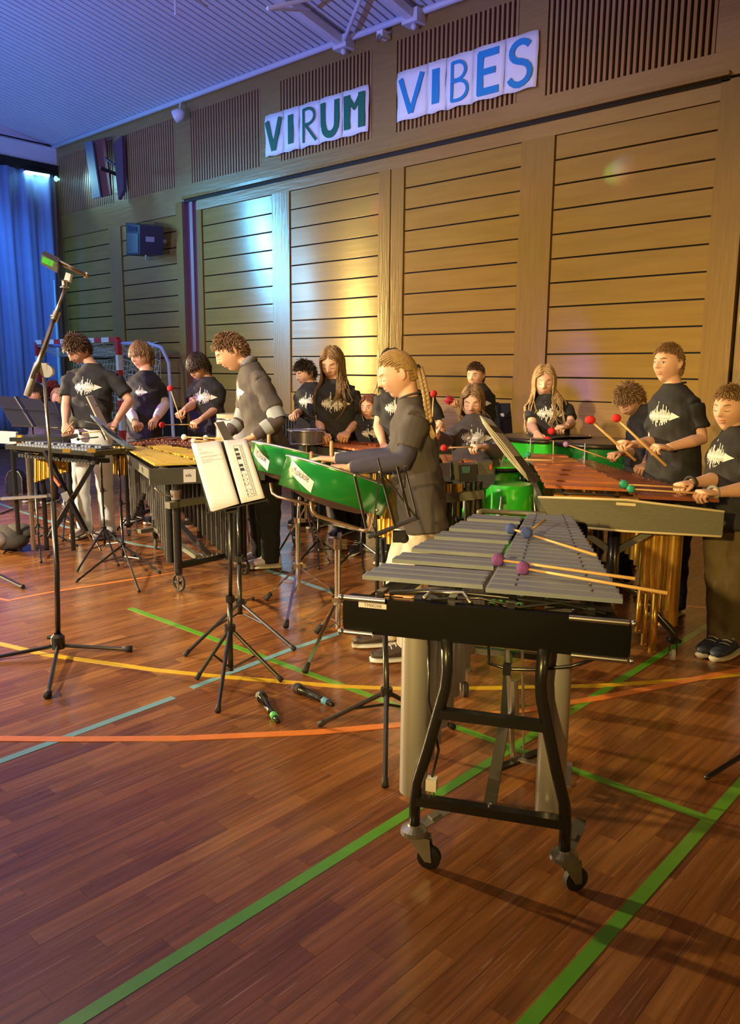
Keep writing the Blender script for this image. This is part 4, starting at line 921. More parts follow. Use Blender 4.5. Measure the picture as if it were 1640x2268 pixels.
# green cases standing below
M_GCASE = mat('green_case', (.02, .42, .03), .4, coat=.3)
def pxbox(name, lab, cat, pts, d, mt, thick=.25, grp=None):
    ps = [dp(x, y, d) for x, y in pts]; q = MB(); q.slab(ps, -TH*thick)
    b = min(ps, key=lambda p: p.z); return solid(name, mt, lab, cat, q, b, grp, smooth=False)
t = thing('drum_shell', 'tall bright green drum shell left of the timpani', 'drum', Vector((*P2d(1100, 1160, 0), 0)))
cc = dp(1090, 1000, 5.25)
q = MB(); q.lathe(Vector((cc.x, cc.y, 0)), UP, [(.03, .20), (.05, .235), (.80, .235), (.82, .22), (.82, .0)], 40); q.build('shell', M_GREEN, t, True)
q = MB(); q.torus(Vector((cc.x, cc.y, .05)), UP, .24, .014, 36, 6); q.torus(Vector((cc.x, cc.y, .80)), UP, .24, .014, 36, 6); q.build('hoop', M_BLACK, t, 'all')
for k in range(6):
    a = k*math.pi/3; d = Vector((math.cos(a), math.sin(a), 0)); q = MB(); q.tube(Vector((cc.x, cc.y, .08))+d*.25, Vector((cc.x, cc.y, .78))+d*.25, .006, 6); q.build('tension_rod', M_STEEL, t, True)
t = thing('drum_shell', 'green drum shell with black frame behind the marimba end', 'drum', Vector((*P2d(1160, 1150, 0), 0)))
cc = dp(1130, 1000, 4.72); 
q = MB(); q.lathe(Vector((cc.x, cc.y, 0)), UP, [(.06, .0), (.06, .145), (.74, .145), (.76, .13), (.76, 0)], 40); q.build('shell', M_GREEN, t, True)
for k in range(4):
    a = k*math.pi/2+.3; d = Vector((math.cos(a), math.sin(a), 0)); q = MB(); q.path([Vector((cc.x, cc.y, .70))+d*.15, Vector((cc.x, cc.y, .60))+d*.165, Vector((cc.x, cc.y, .0))+d*.165], .009, 6); q.build('frame_leg', M_STEEL, t, 'all')

# white conga behind the man -------------------------------------------------------
t = thing('conga', 'tall white conga drum with natural head behind the bending man', 'drum', Vector((*P2d(520, 1180, 0), 0)))
cc = dp(522, 940, 6.3); cz0 = Vector((cc.x, cc.y, 0))
q = MB(); q.lathe(cz0+UP*.25, UP, [(0, .11), (.2, .14), (.45, .165), (.62, .16), (.80, .135)], 32); q.build('shell', M_WHITE, t, 'all')
q = MB(); q.lathe(cz0+UP*1.05, UP, [(-.02, .14), (.0, .145), (.02, .145), (.022, .0)], 32); q.build('head', mat('drum_skin', (.55, .45, .30), .6), t, True)
q = MB(); q.torus(cz0+UP*1.035, UP, .147, .007, 32, 6); q.build('hoop', M_CHROME, t, 'all')
for k in range(6):
    a = k*math.pi/3+.2; d = Vector((math.cos(a), math.sin(a), 0)); q = MB(); q.tube(cz0+UP*1.03+d*.155, cz0+UP*.88+d*.16, .005, 6); q.cbox(cz0+UP*.87+d*.158, d*.02, d.cross(UP)*.025, UP*.04); q.build('lug', M_CHROME, t)
for k in range(3):
    a = k*2*math.pi/3; d = Vector((math.cos(a), math.sin(a), 0)); q = MB(); q.path([cz0+UP*.6+d*.165, cz0+UP*.3+d*.17, cz0+d*.26], .010, 6); q.build('leg', M_CHROME, t, 'all')
# snare with chrome hoop near the back boy
t = thing('snare_drum', 'shallow chrome snare drum before the purple-lit back boy', 'drum', Vector((*P2d(678, 1180, 0), 0)))
cc = dp(678, 962, 6.0); q = MB(); q.lathe(cc-UP*.02, UP, [(-.05, 0), (-.05, .13), (.05, .13), (.05, 0)], 28); q.build('shell', mat('snare_shell', (.2, .2, .3), .3, .6), t, True)
q = MB(); q.torus(cc+UP*.03, UP, .135, .007, 28, 6); q.torus(cc-UP*.065, UP, .135, .007, 28, 6); q.build('hoop', M_CHROME, t, 'all')
q = MB(); q.tube(cc-UP*.07, Vector((cc.x, cc.y, .3)), .014); q.build('pole', M_CHROME, t, True)
for k in range(3):
    a = k*2*math.pi/3; d = Vector((math.cos(a), math.sin(a), 0)); q = MB(); q.tube(Vector((cc.x, cc.y, .4)), Vector((cc.x, cc.y, 0))+d*.25, .008, 6); q.build('leg', M_CHROME, t, True)
# radiators / low dark railings along the wall
def railing(lab, x0, x1, z1):
    t = thing('low_radiator', lab, 'radiator', (x0, WY, 0))
    n = int((x1-x0)/.055)
    for i in range(n): q = MB(); q.abox(x0+i*.055, x0+i*.055+.028, WY-.10, WY-.07, .1, z1); q.build('fin', M_BLACKM, t)
    q = MB(); q.abox(x0-.02, x1+.02, WY-.11, WY-.05, z1, z1+.03); q.build('top_rail', M_BLACKM, t)
    q = MB(); q.abox(x0-.02, x1+.02, WY-.11, WY-.05, .05, .1); q.build('bottom_rail', M_BLACKM, t)
a, b = yp(372, 920, WY).x, yp(402, 920, WY).x; railing('dark finned radiator on the wall between the two back boys at the left', a-.5, b+.3, yp(385, 905, WY).z)
a, b = yp(632, 920, WY).x, yp(660, 920, WY).x; railing('dark finned radiator on the wall right of the bending man', a, b+.35, yp(645, 922, WY).z)

# ------------------------------------------------------------------ stands
def tripod(t, base, hub_z, feet, pole_top, r=.011, mt=M_BLACK, low=.03, legr=.009, r2=None, joint=None, brace=True, foot_r=.013):
    B = Vector((base[0], base[1], 0)); hb = Vector((B.x, B.y, hub_z))
    top = Vector(pole_top)
    jz = joint if joint else hub_z+(top.z-hub_z)*.45
    J = B.lerp(Vector((top.x, top.y, 0)), 0 if top.z == hub_z else (jz-hub_z)/(top.z-hub_z)); J = Vector((J.x, J.y, jz))
    q = MB(); q.path([B+UP*low, hb, J], r, 10); q.build('lower_pole', mt, t, 'all')
    q = MB(); q.path([J-UP*.01, top], (r2 or r*.75), 8); q.build('upper_pole', mt, t, 'all')
    q = MB(); q.lathe(J-UP*.012, UP, [(0, r), (0, r*1.7), (.03, r*1.7), (.03, r)], 10); q.tube(J, J+RH*.035, .006, 6); q.build('clamp', mt, t)
    q = MB(); q.lathe(hb-UP*.015, UP, [(0, r), (0, r*2.1), (.03, r*2.1), (.03, r)], 10); q.build('hub', mt, t, True)
    for f in feet:
        F_ = Vector((f.x, f.y, .012)); q = MB(); q.tube(hb, F_, legr, 8); lg = q.build('leg', mt, t, True)
        if brace:
            q = MB(); q.tube(B+UP*(low+.01), hb.lerp(F_, .52), legr*.6, 6); q.build('leg_brace', mt, t, True)
        d = (F_-hb).normalized(); q = MB(); q.path([F_-d*.03, F_+d*.004], [foot_r*.8, foot_r], 8); q.build('rubber_foot', M_RUBBER, lg, 'all')
def page(pts, par, name='sheet', mt=M_PAPER, curl=.0, th=.0015):
    a, b, c, d = [Vector(p) for p in pts]; n = (b-a).cross(d-a).normalized(); q = MB(); N_ = 6; vs = []
    for i in range(N_+1):
        for j in range(N_+1):
            u, v = i/N_, j/N_; P = (a*(1-u)+b*u)*(1-v)+(d*(1-u)+c*u)*v; vs.append(P+n*curl*math.sin(v*math.pi)*.5)
    fs = [(i*(N_+1)+j, (i+1)*(N_+1)+j, (i+1)*(N_+1)+j+1, i*(N_+1)+j+1) for i in range(N_) for j in range(N_)]
    q.add(vs, fs)
    if par is None: return q
    o = q.build(name, mt, par, 'all'); md = o.modifiers.new('t', 'SOLIDIFY'); md.thickness = th; return o
# MS1: the stand with sheet music in the centre
D = 3.72; base = fl(512, 1494)
t = thing('music_stand', 'black tripod music stand carrying white sheet music in the centre', 'music stand', base)
hz_ = yp(515, 1393, base.y).z
tripod(t, base, hz_, [fl(436, 1508), fl(624, 1512), fl(483, 1580)], dp(512, 1128, 3.70), .0125, low=.02, joint=yp(515, 1332, base.y).z)
dk = [dp(424, 985, D+.09), dp(547, 972, D+.09), dp(592, 1105, D-.06), dp(462, 1134, D-.06)]
q = MB(); q.slab(dk, (dk[1]-dk[0]).cross(dk[3]-dk[0]).normalized()*(.004)); q.build('desk', M_BLACKM, t)
q = MB(); q.beam(dk[3]+TH*.02, dk[2]+TH*.02, .035, .006); q.build('ledge', M_BLACK, t)
q = MB(); q.tube(dp(512, 1128, 3.70), dp(515, 1105, 4.10), .016); q.cbox(dp(514, 1128, 3.70), RH*.05, TH*.03, UP*.03); q.build('tilt_head', M_BLACK, t)
p = [dp(427, 983, D+.07), dp(489, 977, D+.07), dp(531, 1115, D-.09), dp(471, 1133, D-.09)]
q = page([v-RH*.008 for v in p], None); o = solid('sheet_music', M_PAPER, 'stack of white pages under the left sheet on the centre stand', 'sheet music', q, p[3]); o.modifiers.new('t', 'SOLIDIFY').thickness = .003
p = [v+TH*.006 for v in p]; st = thing('sheet_music', 'white printed page, left one on the centre music stand', 'sheet music', p[3]); page(p, st, 'page')
def onpage(p, u, v): return (p[0]*(1-u)+p[1]*u)*(1-v)+(p[3]*(1-u)+p[2]*u)*v+TH*.003
q = MB()
def bar_(p, u0, v0, u1, v1): q.add([onpage(p, u0, v0), onpage(p, u1, v0), onpage(p, u1, v1), onpage(p, u0, v1)], [(0, 3, 2, 1)])
for (v, u1) in ((.09, .28), (.14, .46), (.16, .62), (.205, .92), (.22, .75), (.24, .22), (.255, .6), (.275, .94), (.295, .5), (.315, .18)): bar_(p, .16, v, u1, v+.005)
q.build('print', mat('grey_ink', (.28, .27, .28), .7), st)
p = [dp(495, 976, D+.065), dp(546, 972, D+.065), dp(587, 1103, D-.095), dp(535, 1115, D-.095)]
st = thing('sheet_music', 'white page with a printed keyboard diagram, right one on the centre stand', 'sheet music', p[3]); page(p, st, 'page')
q = MB(); u0, u1 = .36, .72; v0, v1 = .10, .93
def ln(a, b, w_=.006):
    if abs(a[0]-b[0]) < 1e-6: bar_(p, a[0]-.006, a[1], a[0]+.006, b[1])
    else: bar_(p, a[0], a[1]-.002, b[0], a[1]+.002)
ln((u0, v0), (u1, v0)); ln((u0, v1), (u1, v1)); ln((u0, v0), (u0, v1)); ln((u1, v0), (u1, v1)); ln((u1-.1, v0), (u1-.1, v1))
for k in range(14): ln((u1-.1 if k not in (3, 7, 11) else u0, v0+(v1-v0)*k/14), (u1, v0+(v1-v0)*k/14))
for k in (.7, 2.0, 3.1, 5.1, 6.2): bar_(p, u0, v0+(v1-v0)*k/14, u0+.17, v0+(v1-v0)*(k+.75)/14)
for k in (7.9, 9.1, 10.2, 12.0, 13.0):
    cv = v0+(v1-v0)*(k+.3)/14
    for m_ in range(12):
        a = m_*math.pi/6; bar_(p, u0+.10+.09*math.cos(a)-.012, cv+.021*math.sin(a)-.003, u0+.10+.09*math.cos(a)+.012, cv+.021*math.sin(a)+.003)
    for du_ in (-.0, .17): bar_(p, u0+du_+.0, cv-.006, u0+du_+.035, cv+.006)
for k in range(14): bar_(p, u1-.065, v0+(v1-v0)*(k+.35)/14, u1-.035, v0+(v1-v0)*(k+.6)/14)
q.build('print', M_INK, st)
# MS1b: second stand right behind
base = fl(533, 1412)
t = thing('music_stand', 'black tripod music stand directly behind the centre one, desk seen edge-on', 'music stand', base)
tripod(t, base, yp(533, 1335, base.y).z, [fl(410, 1455), fl(652, 1442), fl(560, 1330)], dp(528, 1122, 4.3), .0125, low=.13)
q = MB(); dk = [dp(474, 936, 4.25), dp(492, 933, 4.5), dp(514, 975, 4.45), dp(496, 982, 4.2)]; q.slab(dk, RH*.01); q.build('desk', mat('folder_grey', (.42, .40, .36), .6), t)
q = MB(); q.path([dp(528, 1122, 4.3), dp(522, 1040, 4.32), dp(505, 978, 4.33)], .008, 6); q.build('desk_arm', M_BLACK, t, 'all')

# MS3: wire desk stand before the braided girl
f1_, f2_, f3_ = fl(709, 1610), fl(1004, 1616), fl(853, 1747); base = (f1_+f2_+f3_)/3
t = thing('music_stand', 'black folding wire music stand in front of the braided girl', 'music stand', base)
bh = depth(base)
tripod(t, base, yp(857, 1532, base.y).z, [f1_, f2_, f3_], dp(848, 1195, bh+.02), .011, low=.16, joint=yp(857, 1400, base.y).z)
def W(px, py, dz=0): return dp(px, py, bh+dz)
wm = .0055
for a, b, w_ in (((786, 1052), (898, 1029), .011), ((786, 1054), (812, 1170), .010), ((830, 1190), (926, 1148), .016), ((843, 1043), (875, 1165), .011), ((880, 1032), (908, 1145), .010), ((840, 1050), (828, 1170), .006), ((898, 1030), (897, 1080), .006), ((897, 1035), (925, 1150), .005), ((845, 1045), (925, 1150), .006), ((826, 1160), (836, 1190), .007), ((838, 1015), (846, 1050), .006)):
    q = MB(); q.beam(W(*a, .04), W(*b, -.02), w_, .005); q.build('desk_slat', mat('stand_brown', (.012, .009, .008), .6), t)
q = MB(); q.beam(W(816, 1190), W(930, 1145), .035, .008); q.build('ledge', MATS['stand_brown'], t)
for p_ in ((879, 1168), (842, 1046), (898, 1031), (787, 1053), (836, 1130)):
    q = MB(); q.ball(W(*p_, -.01), .006, 8, 6); q.build('rivet', M_STEEL, t, 'all')
q = MB(); q.cbox(W(885, 1188), RH*.05, TH*.04, UP*.04); q.ball(W(895, 1192), .02); q.build('tilt_head', M_BLACK, t, True)

# boom microphone stand at the left
base = fl(130, 1448); bd = depth(base)
t = thing('microphone_stand', 'tall black boom microphone stand at the left, boom slanting up', 'microphone stand', base)
q = MB(); q.path([base+UP*.05, dp(126, 1260, bd), dp(118, 1110, bd)], .0135, 10); q.build('lower_pole', M_BLACK, t, 'all')
q = MB(); q.path([dp(118, 1112, bd), dp(108, 960, bd), dp(98, 836, bd)], .0085, 10); q.build('upper_pole', mat('dark_chrome', (.22, .21, .20), .28, .9), t, 'all')
q = MB(); q.lathe(Vector((base.x, base.y, .03)), UP, [(0, .02), (0, .034), (.06, .034), (.075, .018)], 14); q.build('hub', M_BLACK, t, True)
q = MB(); q.tube(base+UP*.085, base+UP*.085-RH*.05, .010, 8); q.build('clamp', M_BLACK, t, True)
for f in ((-30, 1466), (290, 1444), (106, 1548)):
    F_ = fl(*f); q = MB(); q.tube(base+UP*.045, F_+UP*.014, .010, 8); lg = q.build('leg', M_BLACK, t, True)
    d = (F_-base).normalized(); q = MB(); q.path([F_-d*.04+UP*.018, F_+d*.006+UP*.016], [.014, .018], 8); q.build('rubber_foot', M_RUBBER, lg, 'all')
q = MB(); q.path([dp(60, 876, bd-.05), dp(84, 805, bd)], .017, 12); q.build('counterweight', mat('warm_grey', (.30, .27, .24), .5), t, 'all')
q = MB(); q.path([dp(72, 840, bd-.03), dp(97, 775, bd), dp(121, 700, bd+.06)], .013, 12); q.build('boom', MATS['dark_chrome'], t, 'all')
q = MB(); q.path([dp(121, 700, bd+.06), dp(143, 640, bd+.1)], .007, 10); q.build('boom_tip', M_STEEL, t, 'all')
q = MB(); q.lathe(dp(104, 822, bd)-TH*.02, TH, [(0, 0), (0, .032), (.03, .032), (.03, 0)], 20); q.cbox(dp(95, 812, bd), RH*.05, TH*.03, UP*.035); q.build('tilt_joint', M_STEEL, t)
q = MB(); q.lathe(dp(122, 698, bd+.06)-UP*.01, (dp(143, 640, bd+.1)-dp(121, 700, bd+.06)), [(-.02, 0), (-.02, .018), (.03, .018), (.03, 0)], 12); q.tube(dp(121, 700, bd+.05), dp(113, 700, bd+.05), .008); q.build('clamp', M_STEEL, t, True)
q = MB(); q.slab([dp(146, 603, bd+.12), dp(157, 607, bd+.12), dp(153, 626, bd+.12), dp(141, 622, bd+.12)], -TH*.03); q.build('microphone_clip', M_STEEL, t)
q = MB(); q.lathe(dp(143, 632, bd+.1), UP, [(-.012, 0), (-.012, .022), (-.008, .022), (0, .012), (.02, .012), (.024, .022), (.028, 0)], 12); q.build('adapter', M_CHROME, t, True)
mt_ = thing('microphone', 'stick microphone with black foam box and green tag on the tall boom', 'microphone', dp(145, 585, bd+.1))
q = MB(); q.path([dp(130, 580, bd+.08), dp(190, 610, bd+.14)], .0105, 12); q.build('body', mat('mic_bronze', (.45, .38, .36), .3, .8), mt_, 'all')
q = MB(); q.path([dp(188, 608, bd+.14), dp(196, 612, bd+.15)], .015, 12); q.build('grille', M_STEEL, mt_, 'all')
a, b, c_, d_ = dp(92, 562, bd), dp(98, 555, bd+.08), dp(133, 572, bd+.10), dp(128, 583, bd+.02)
q = MB(); q.slab([a, b, c_, d_], dp(95, 582, bd)-dp(97, 560, bd)); q.build('battery_box', mat('box_dark', (.10, .10, .08), .5), mt_)
q = MB(); q.slab([dp(95, 568, bd-.005), dp(121, 579, bd+.02), dp(119, 592, bd+.02), dp(93, 581, bd-.005)], TH*.004); lb = q.build('green_tag', mat('green_tag', (.12, .85, .08), .5), mt_)
vs, fs = textgeo('C', .02); q = MB(); o_ = dp(108, 585, bd)+TH*.008; q.add([o_+RH*x+UP*y for x, y in vs], fs); q.build('lettering', M_INK, lb)
# handheld mics on the floor
def handmic(lab, p0, p1, ring, body, cat='microphone'):
    p0, p1 = Vector((p0.x, p0.y, .024)), Vector((p1.x, p1.y, .014)); t = thing('handheld_microphone', lab, cat, (p0.x, p0.y, 0)); d = (p1-p0); L = d.length; d.normalize()
    q = MB(); q.lathe(p0, d, [(-.022, 0), (-.018, .014), (-.006, .022), (.008, .0245), (.022, .023), (.026, .019)], 18); q.build('grille', mat('mic_mesh', (.10, .10, .09), .4, .7, var=.4, scale=400, bump=.4), t, 'all')
    q = MB(); q.lathe(p0, d, [(.022, .0), (.022, .0235), (.032, .0235), (.034, .019), (L*.55, .0155), (L*.82, .0125), (L*.82, 0)], 18); q.build('body', body, t, 'all')
    q = MB(); q.lathe(p0, d, [(L*.74, .0155), (L*.86, .0155), (L*.86, .0125)], 18); q.build('colour_ring', ring, t, 'all')
    q = MB(); q.lathe(p0, d, [(L*.82, .0125), (L*.86, .0118), (L*.9, .010), (L, .009), (L, 0)], 14); q.build('antenna_cap', M_BLACK, t, 'all')
handmic('handheld microphone with blue ring lying on the floor, right one of two', fl(658, 1535), fl(738, 1568), mat('blue_ring', (.15, .45, .85), .5), M_BLACK)
handmic('handheld microphone with green ring lying on the floor, left one of two', fl(578, 1552), fl(616, 1606), mat('green_ring', (.12, .62, .2), .5), mat('mic_dark_gloss', (.05, .045, .04), .2, .7))

# stands at the left ------------------------------------------------------------------
def stand(label, basepx, hubpx, feet, toppx, topd=None, low=.05, **kw):
    base = fl(*basepx); d0 = depth(base); t = thing('music_stand', label, 'music stand', base)
    tripod(t, base, dp(hubpx[0], hubpx[1], d0).z, [fl(*f) for f in feet], dp(toppx[0], toppx[1], topd or d0), **{**dict(r=.010, low=low, legr=.0075, foot_r=.011), **kw}); return t, d0
t, d0 = stand('slim black music stand left of the gold vibraphone, open book on its desk', (274, 1250), (272, 1205), [(170, 1291), (354, 1271), (308, 1313)], (262, 1004))
q = MB(); q.beam(dp(250, 1005, d0), dp(285, 1003, d0), .03, .03); q.tube(dp(283, 1003, d0), dp(283, 1003, d0-.03), .016); q.build('tilt_head', M_BLACK, t)
dk = [dp(200, 925, d0-.12), dp(214, 930, d0+.15), dp(305, 1000, d0+.12), dp(282, 998, d0-.15)]
q = MB(); q.slab(dk, UP*.004); q.build('desk', M_BLACKM, t)
st = thing('sheet_music', 'open music book seen almost edge-on over the gold vibraphone', 'sheet music', dk[3])
pg = [p_+UP*.012 for p_ in dk]; page(pg, st, 'page', mat('page_shade', (.55, .53, .45), .7), .03); page([p_+UP*.01 for p_ in pg], st, 'page', mat('page_blue', (.30, .45, .62), .6), .03)
q = MB(); q.path([dp(190, 934, d0-.15), dp(235, 944, d0), dp(255, 946, d0+.12)], .004, 6); q.build('desk_wire', M_CHROME, t, 'all')
t, d0 = stand('slim black music stand in front of the white jeans, leaning page', (233, 1222), (232, 1168), [(172, 1267), (300, 1235), (262, 1255)], (222, 985))
dk = [dp(186, 878, d0-.1), dp(199, 876, d0+.12), dp(246, 968, d0+.1), (dp(232, 975, d0-.1))]
q = MB(); q.slab(dk, RH*.004); q.build('desk', M_BLACKM, t)
q = MB(); q.slab([p_+RH*.012 for p_ in dk], RH*.012); o_ = solid('sheet_music', mat('page_shade'), 0, 0, q, dk[3], smooth=False) if False else solid('sheet_music', MATS['page_shade'], 'folded pages seen edge-on before the boy in white jeans', 'sheet music', q, dk[3], smooth=False)
q = MB(); q.path([dp(190, 897, d0-.05), dp(205, 897, d0), dp(216, 899, d0+.05)], .004, 6); q.build('desk_wire', M_CHROME, t, 'all')
for px, py in ((226, 1055), (231, 1125)):
    q = MB(); q.ball(dp(px, py, d0), .011, 8, 6); q.build('clamp_knob', M_CHROME, t, 'all')
def blackdesk(label, basepx, hubpx, feet, corners, top, dd=0, paper=None, sticker=None, tilt=.12):
    t, d0 = stand(label, basepx, hubpx, feet, top, low=.06); d0 += dd
    a, b, c, d = [dp(p_[0], p_[1], d0+(tilt if i < 2 else -tilt*.6)) for i, p_ in enumerate(corners)]
    n = (b-a).cross(d-a).normalized()*.006
    m1, m2 = a.lerp(b, .42), d.lerp(c, .42); m3, m4 = a.lerp(b, .56), d.lerp(c, .56)
    q = MB(); q.slab([a, m1, m2, d], n); q.build('desk_panel', M_BLACKM, t)
    q = MB(); q.slab([m3, b, c, m4], n); q.build('desk_panel', M_BLACKM, t)
    q = MB(); q.slab([m1, m3, m4, m2], n*.4); q.build('desk_spine', paper or mat('spine_grey', (.10, .10, .10), .5), t)
    q = MB(); q.beam(d-n, c-n, .03, .006); q.build('ledge', M_CHROME if paper is None else M_BLACK, t)
    q = MB(); q.tube(a.lerp(d, .45)-n*2, b.lerp(c, .45)-n*2, .004, 6); q.build('desk_wire', M_BLACK, t, True)
    q = MB(); q.beam(m1.lerp(m3, .5)-n*2, m2.lerp(m4, .5)+(c-b)*.0-n*2, .03, .006); q.build('desk_back_bar', M_BLACK, t)
    if sticker:
        q = MB(); s0 = a.lerp(b, .62)*(1-.38)+d.lerp(c, .62)*.38; q.lathe(s0-n*.0+TH*.01, TH, [(0, 0), (0, .022), (.003, .022), (.003, 0)], 16); q.build('white_sticker', M_PAPER, t)
    return t
blackdesk('black double-panel music stand at the far left', (86, 1200), (85, 1163), [(8, 1228), (171, 1212), (91, 1248)], [(-12, 876), (88, 884), (130, 948), (28, 944)], (72, 940))
blackdesk('black music stand just left of the boy in white jeans', (145, 1170), (145, 1140), [(90, 1190), (190, 1185), (140, 1200)], [(100, 888), (150, 895), (178, 960), (118, 950)], (140, 950), dd=.2)
blackdesk('black music stand with bright page edge below the white-sleeved boy', (300, 1160), (300, 1130), [(260, 1175), (345, 1170), (305, 1180)], [(268, 890), (328, 888), (352, 956), (285, 954)], (305, 960), paper=M_PAPER)
t_ = blackdesk('black music stand in front of the long-haired girl', (705, 1235), (700, 1195), [(650, 1262), (768, 1240), (706, 1262)], [(680, 893), (750, 900), (768, 980), (692, 966)], (712, 975), dd=.1, paper=mat('folder_white', (.60, .60, .62), .5))
blackdesk('black music stand left of the braided girl, white pages along its left edge', (800, 1240), (800, 1200), [(745, 1262), (860, 1250), (806, 1270)], [(765, 908), (842, 906), (856, 985), (800, 990)], (812, 985), dd=.05, paper=MATS['folder_white'])
blackdesk('black music stand desk tucked behind the braided girl\'s chest', (870, 1230), (870, 1190), [(830, 1250), (910, 1240), (875, 1255)], [(818, 908), (872, 908), (880, 985), (838, 988)], (862, 980), dd=.0, paper=MATS['folder_white'])
blackdesk('black music stand with round white sticker beside the timpani', (1105, 1185), (1105, 1150), [(1070, 1200), (1150, 1190), (1110, 1205)], [(1072, 893), (1131, 893), (1137, 968), (1090, 962)], (1112, 965), dd=.3, sticker=True)
# edge-on music pages before the marimba
t, d0 = stand('music stand of crumpled pages seen edge-on at the marimba\'s near corner', (1150, 1290), (1150, 1220), [(1105, 1320), (1200, 1310), (1150, 1330)], (1165, 1080))
dk = [dp(1068, 938, 3.55), dp(1092, 945, 3.8), dp(1184, 1062, 3.75), dp(1170, 1068, 3.5)]
q = MB(); q.slab([p_+RH*.01 for p_ in dk], RH*.02-UP*.004); q.build('desk', M_BLACKM, t)
st = thing('sheet_music', 'thick fan of pages on the edge-on stand at the marimba', 'sheet music', dk[3])
for k in range(4): page([p_+UP*(.006+.009*k)-RH*(.004*k) for p_ in dk], st, 'page', MATS['page_shade'] if k % 2 else M_PAPER, .02-.01*k, .003)
# stray leg ends
q = MB(); q.tube(fl(1566, 1729)+UP*.012, fl(1700, 1665)+UP*.05, .009, 8); q.ball(fl(1566, 1729)+UP*.012, .010)
solid('stand_leg', M_BLACK, 'slim black stand leg poking in from the right edge', 'stand leg', q, fl(1566, 1729))
q = MB(); q.tube(fl(50, 1304)+UP*.012, fl(-60, 1262)+UP*.05, .011, 8); q.ball(fl(50, 1304)+UP*.014, .016)
solid('stand_leg', M_BLACK, 'black stand leg poking in low at the left edge', 'stand leg', q, fl(50, 1304))
# dark bag and small things at the left
t = thing('equipment_bag', 'slumped dark fabric bag with grey pockets on the floor at the left edge', 'bag', fl(20, 1212))
q = MB(); b_ = fl(14, 1214); q.ball(b_+UP*.09, .30, 18, 10, (1.0, .45, .30)); q.ball(b_+UP*.14+RH*.12, .2, 14, 8, (.9, .5, .3)); q.build('body', mat('bag_cloth', (.04, .035, .03), .85, var=.4, scale=18, bump=.6), t, 'all')
q = MB(); q.ball(b_+UP*.10+TH*.11-RH*.02, .2, 14, 8, (.8, .3, .32)); q.build('pocket', mat('bag_pocket', (.16, .13, .11), .85, var=.4, scale=30, bump=.6), t, 'all')
t = thing('floor_case', 'small dark case with arched top standing at the far left', 'case', fl(33, 1092))
b_ = fl(33, 1094); pts = [b_-RH*.09, b_+RH*.09, b_+RH*.09+UP*.18, b_+RH*.06+UP*.25, b_+UP*.28, b_-RH*.06+UP*.25, b_-RH*.09+UP*.18]
q = MB(); q.slab(pts, -TH*.12); q.build('shell', mat('case_navy', (.02, .02, .05), .5), t)
q = MB(); q.path([p_+TH*.003 for p_ in pts]+[pts[0]+TH*.003], .008, 6); q.build('edge', M_STEEL, t, 'all')
# ------------------------------------------------------------------ people
M_SKIN = None
def skin_mat(name, col):
    mt = bpy.data.materials.new(name); mt.use_nodes = True; b = mt.node_tree.nodes['Principled BSDF']; nt = mt.node_tree
    b.inputs['Roughness'].default_value = .5; b.inputs['Subsurface Weight'].default_value = .0
    tc = nt.nodes.new('ShaderNodeTexCoord'); n = nt.nodes.new('ShaderNodeTexNoise'); n.inputs['Scale'].default_value = 22; n.inputs['Detail'].default_value = 3; nt.links.new(tc.outputs['Object'], n.inputs['Vector'])
    mx = nt.nodes.new('ShaderNodeMix'); mx.data_type = 'RGBA'; mx.inputs[6].default_value = (col[0]*.93, col[1]*.84, col[2]*.82, 1); mx.inputs[7].default_value = (min(1, col[0]*1.05), col[1]*1.08, col[2]*1.08, 1)
    nt.links.new(n.outputs['Fac'], mx.inputs[0]); nt.links.new(mx.outputs[2], b.inputs['Base Color']); return mt
SK = skin_mat('skin_fair', (.68, .40, .28)); SK2 = skin_mat('skin_light', (.76, .47, .35))
M_LIP = mat('lip', (.52, .20, .16), .45); M_BROWC = {}
M_EYEW = mat('eye_white', (.7, .68, .66), .2); M_IRIS = mat('iris_dark', (.03, .03, .04), .15)
M_TEE = mat('tee_black', (.020, .020, .024), .85, var=.25, scale=9, bump=.25)
M_TEEG = mat('tee_charcoal', (.070, .060, .062), .85, var=.25, scale=9, bump=.25)
M_PRINT = mat('tee_print', (.86, .84, .78), .7)
def hairmat(name, c): return mat(name, c, .42, var=.45, scale=90, stretch=(1, 1, .25), spec=.4)
HB, HDK, HLB, HBL, HRED, HMB, HFAIR = hairmat('hair_brown', (.085, .045, .022)), hairmat('hair_dark', (.028, .016, .010)), hairmat('hair_light_brown', (.20, .115, .05)), hairmat('hair_blond', (.38, .25, .11)), hairmat('hair_red', (.14, .02, .015)), hairmat('hair_ginger_brown', (.17, .095, .055)), hairmat('hair_fair', (.27, .165, .075))

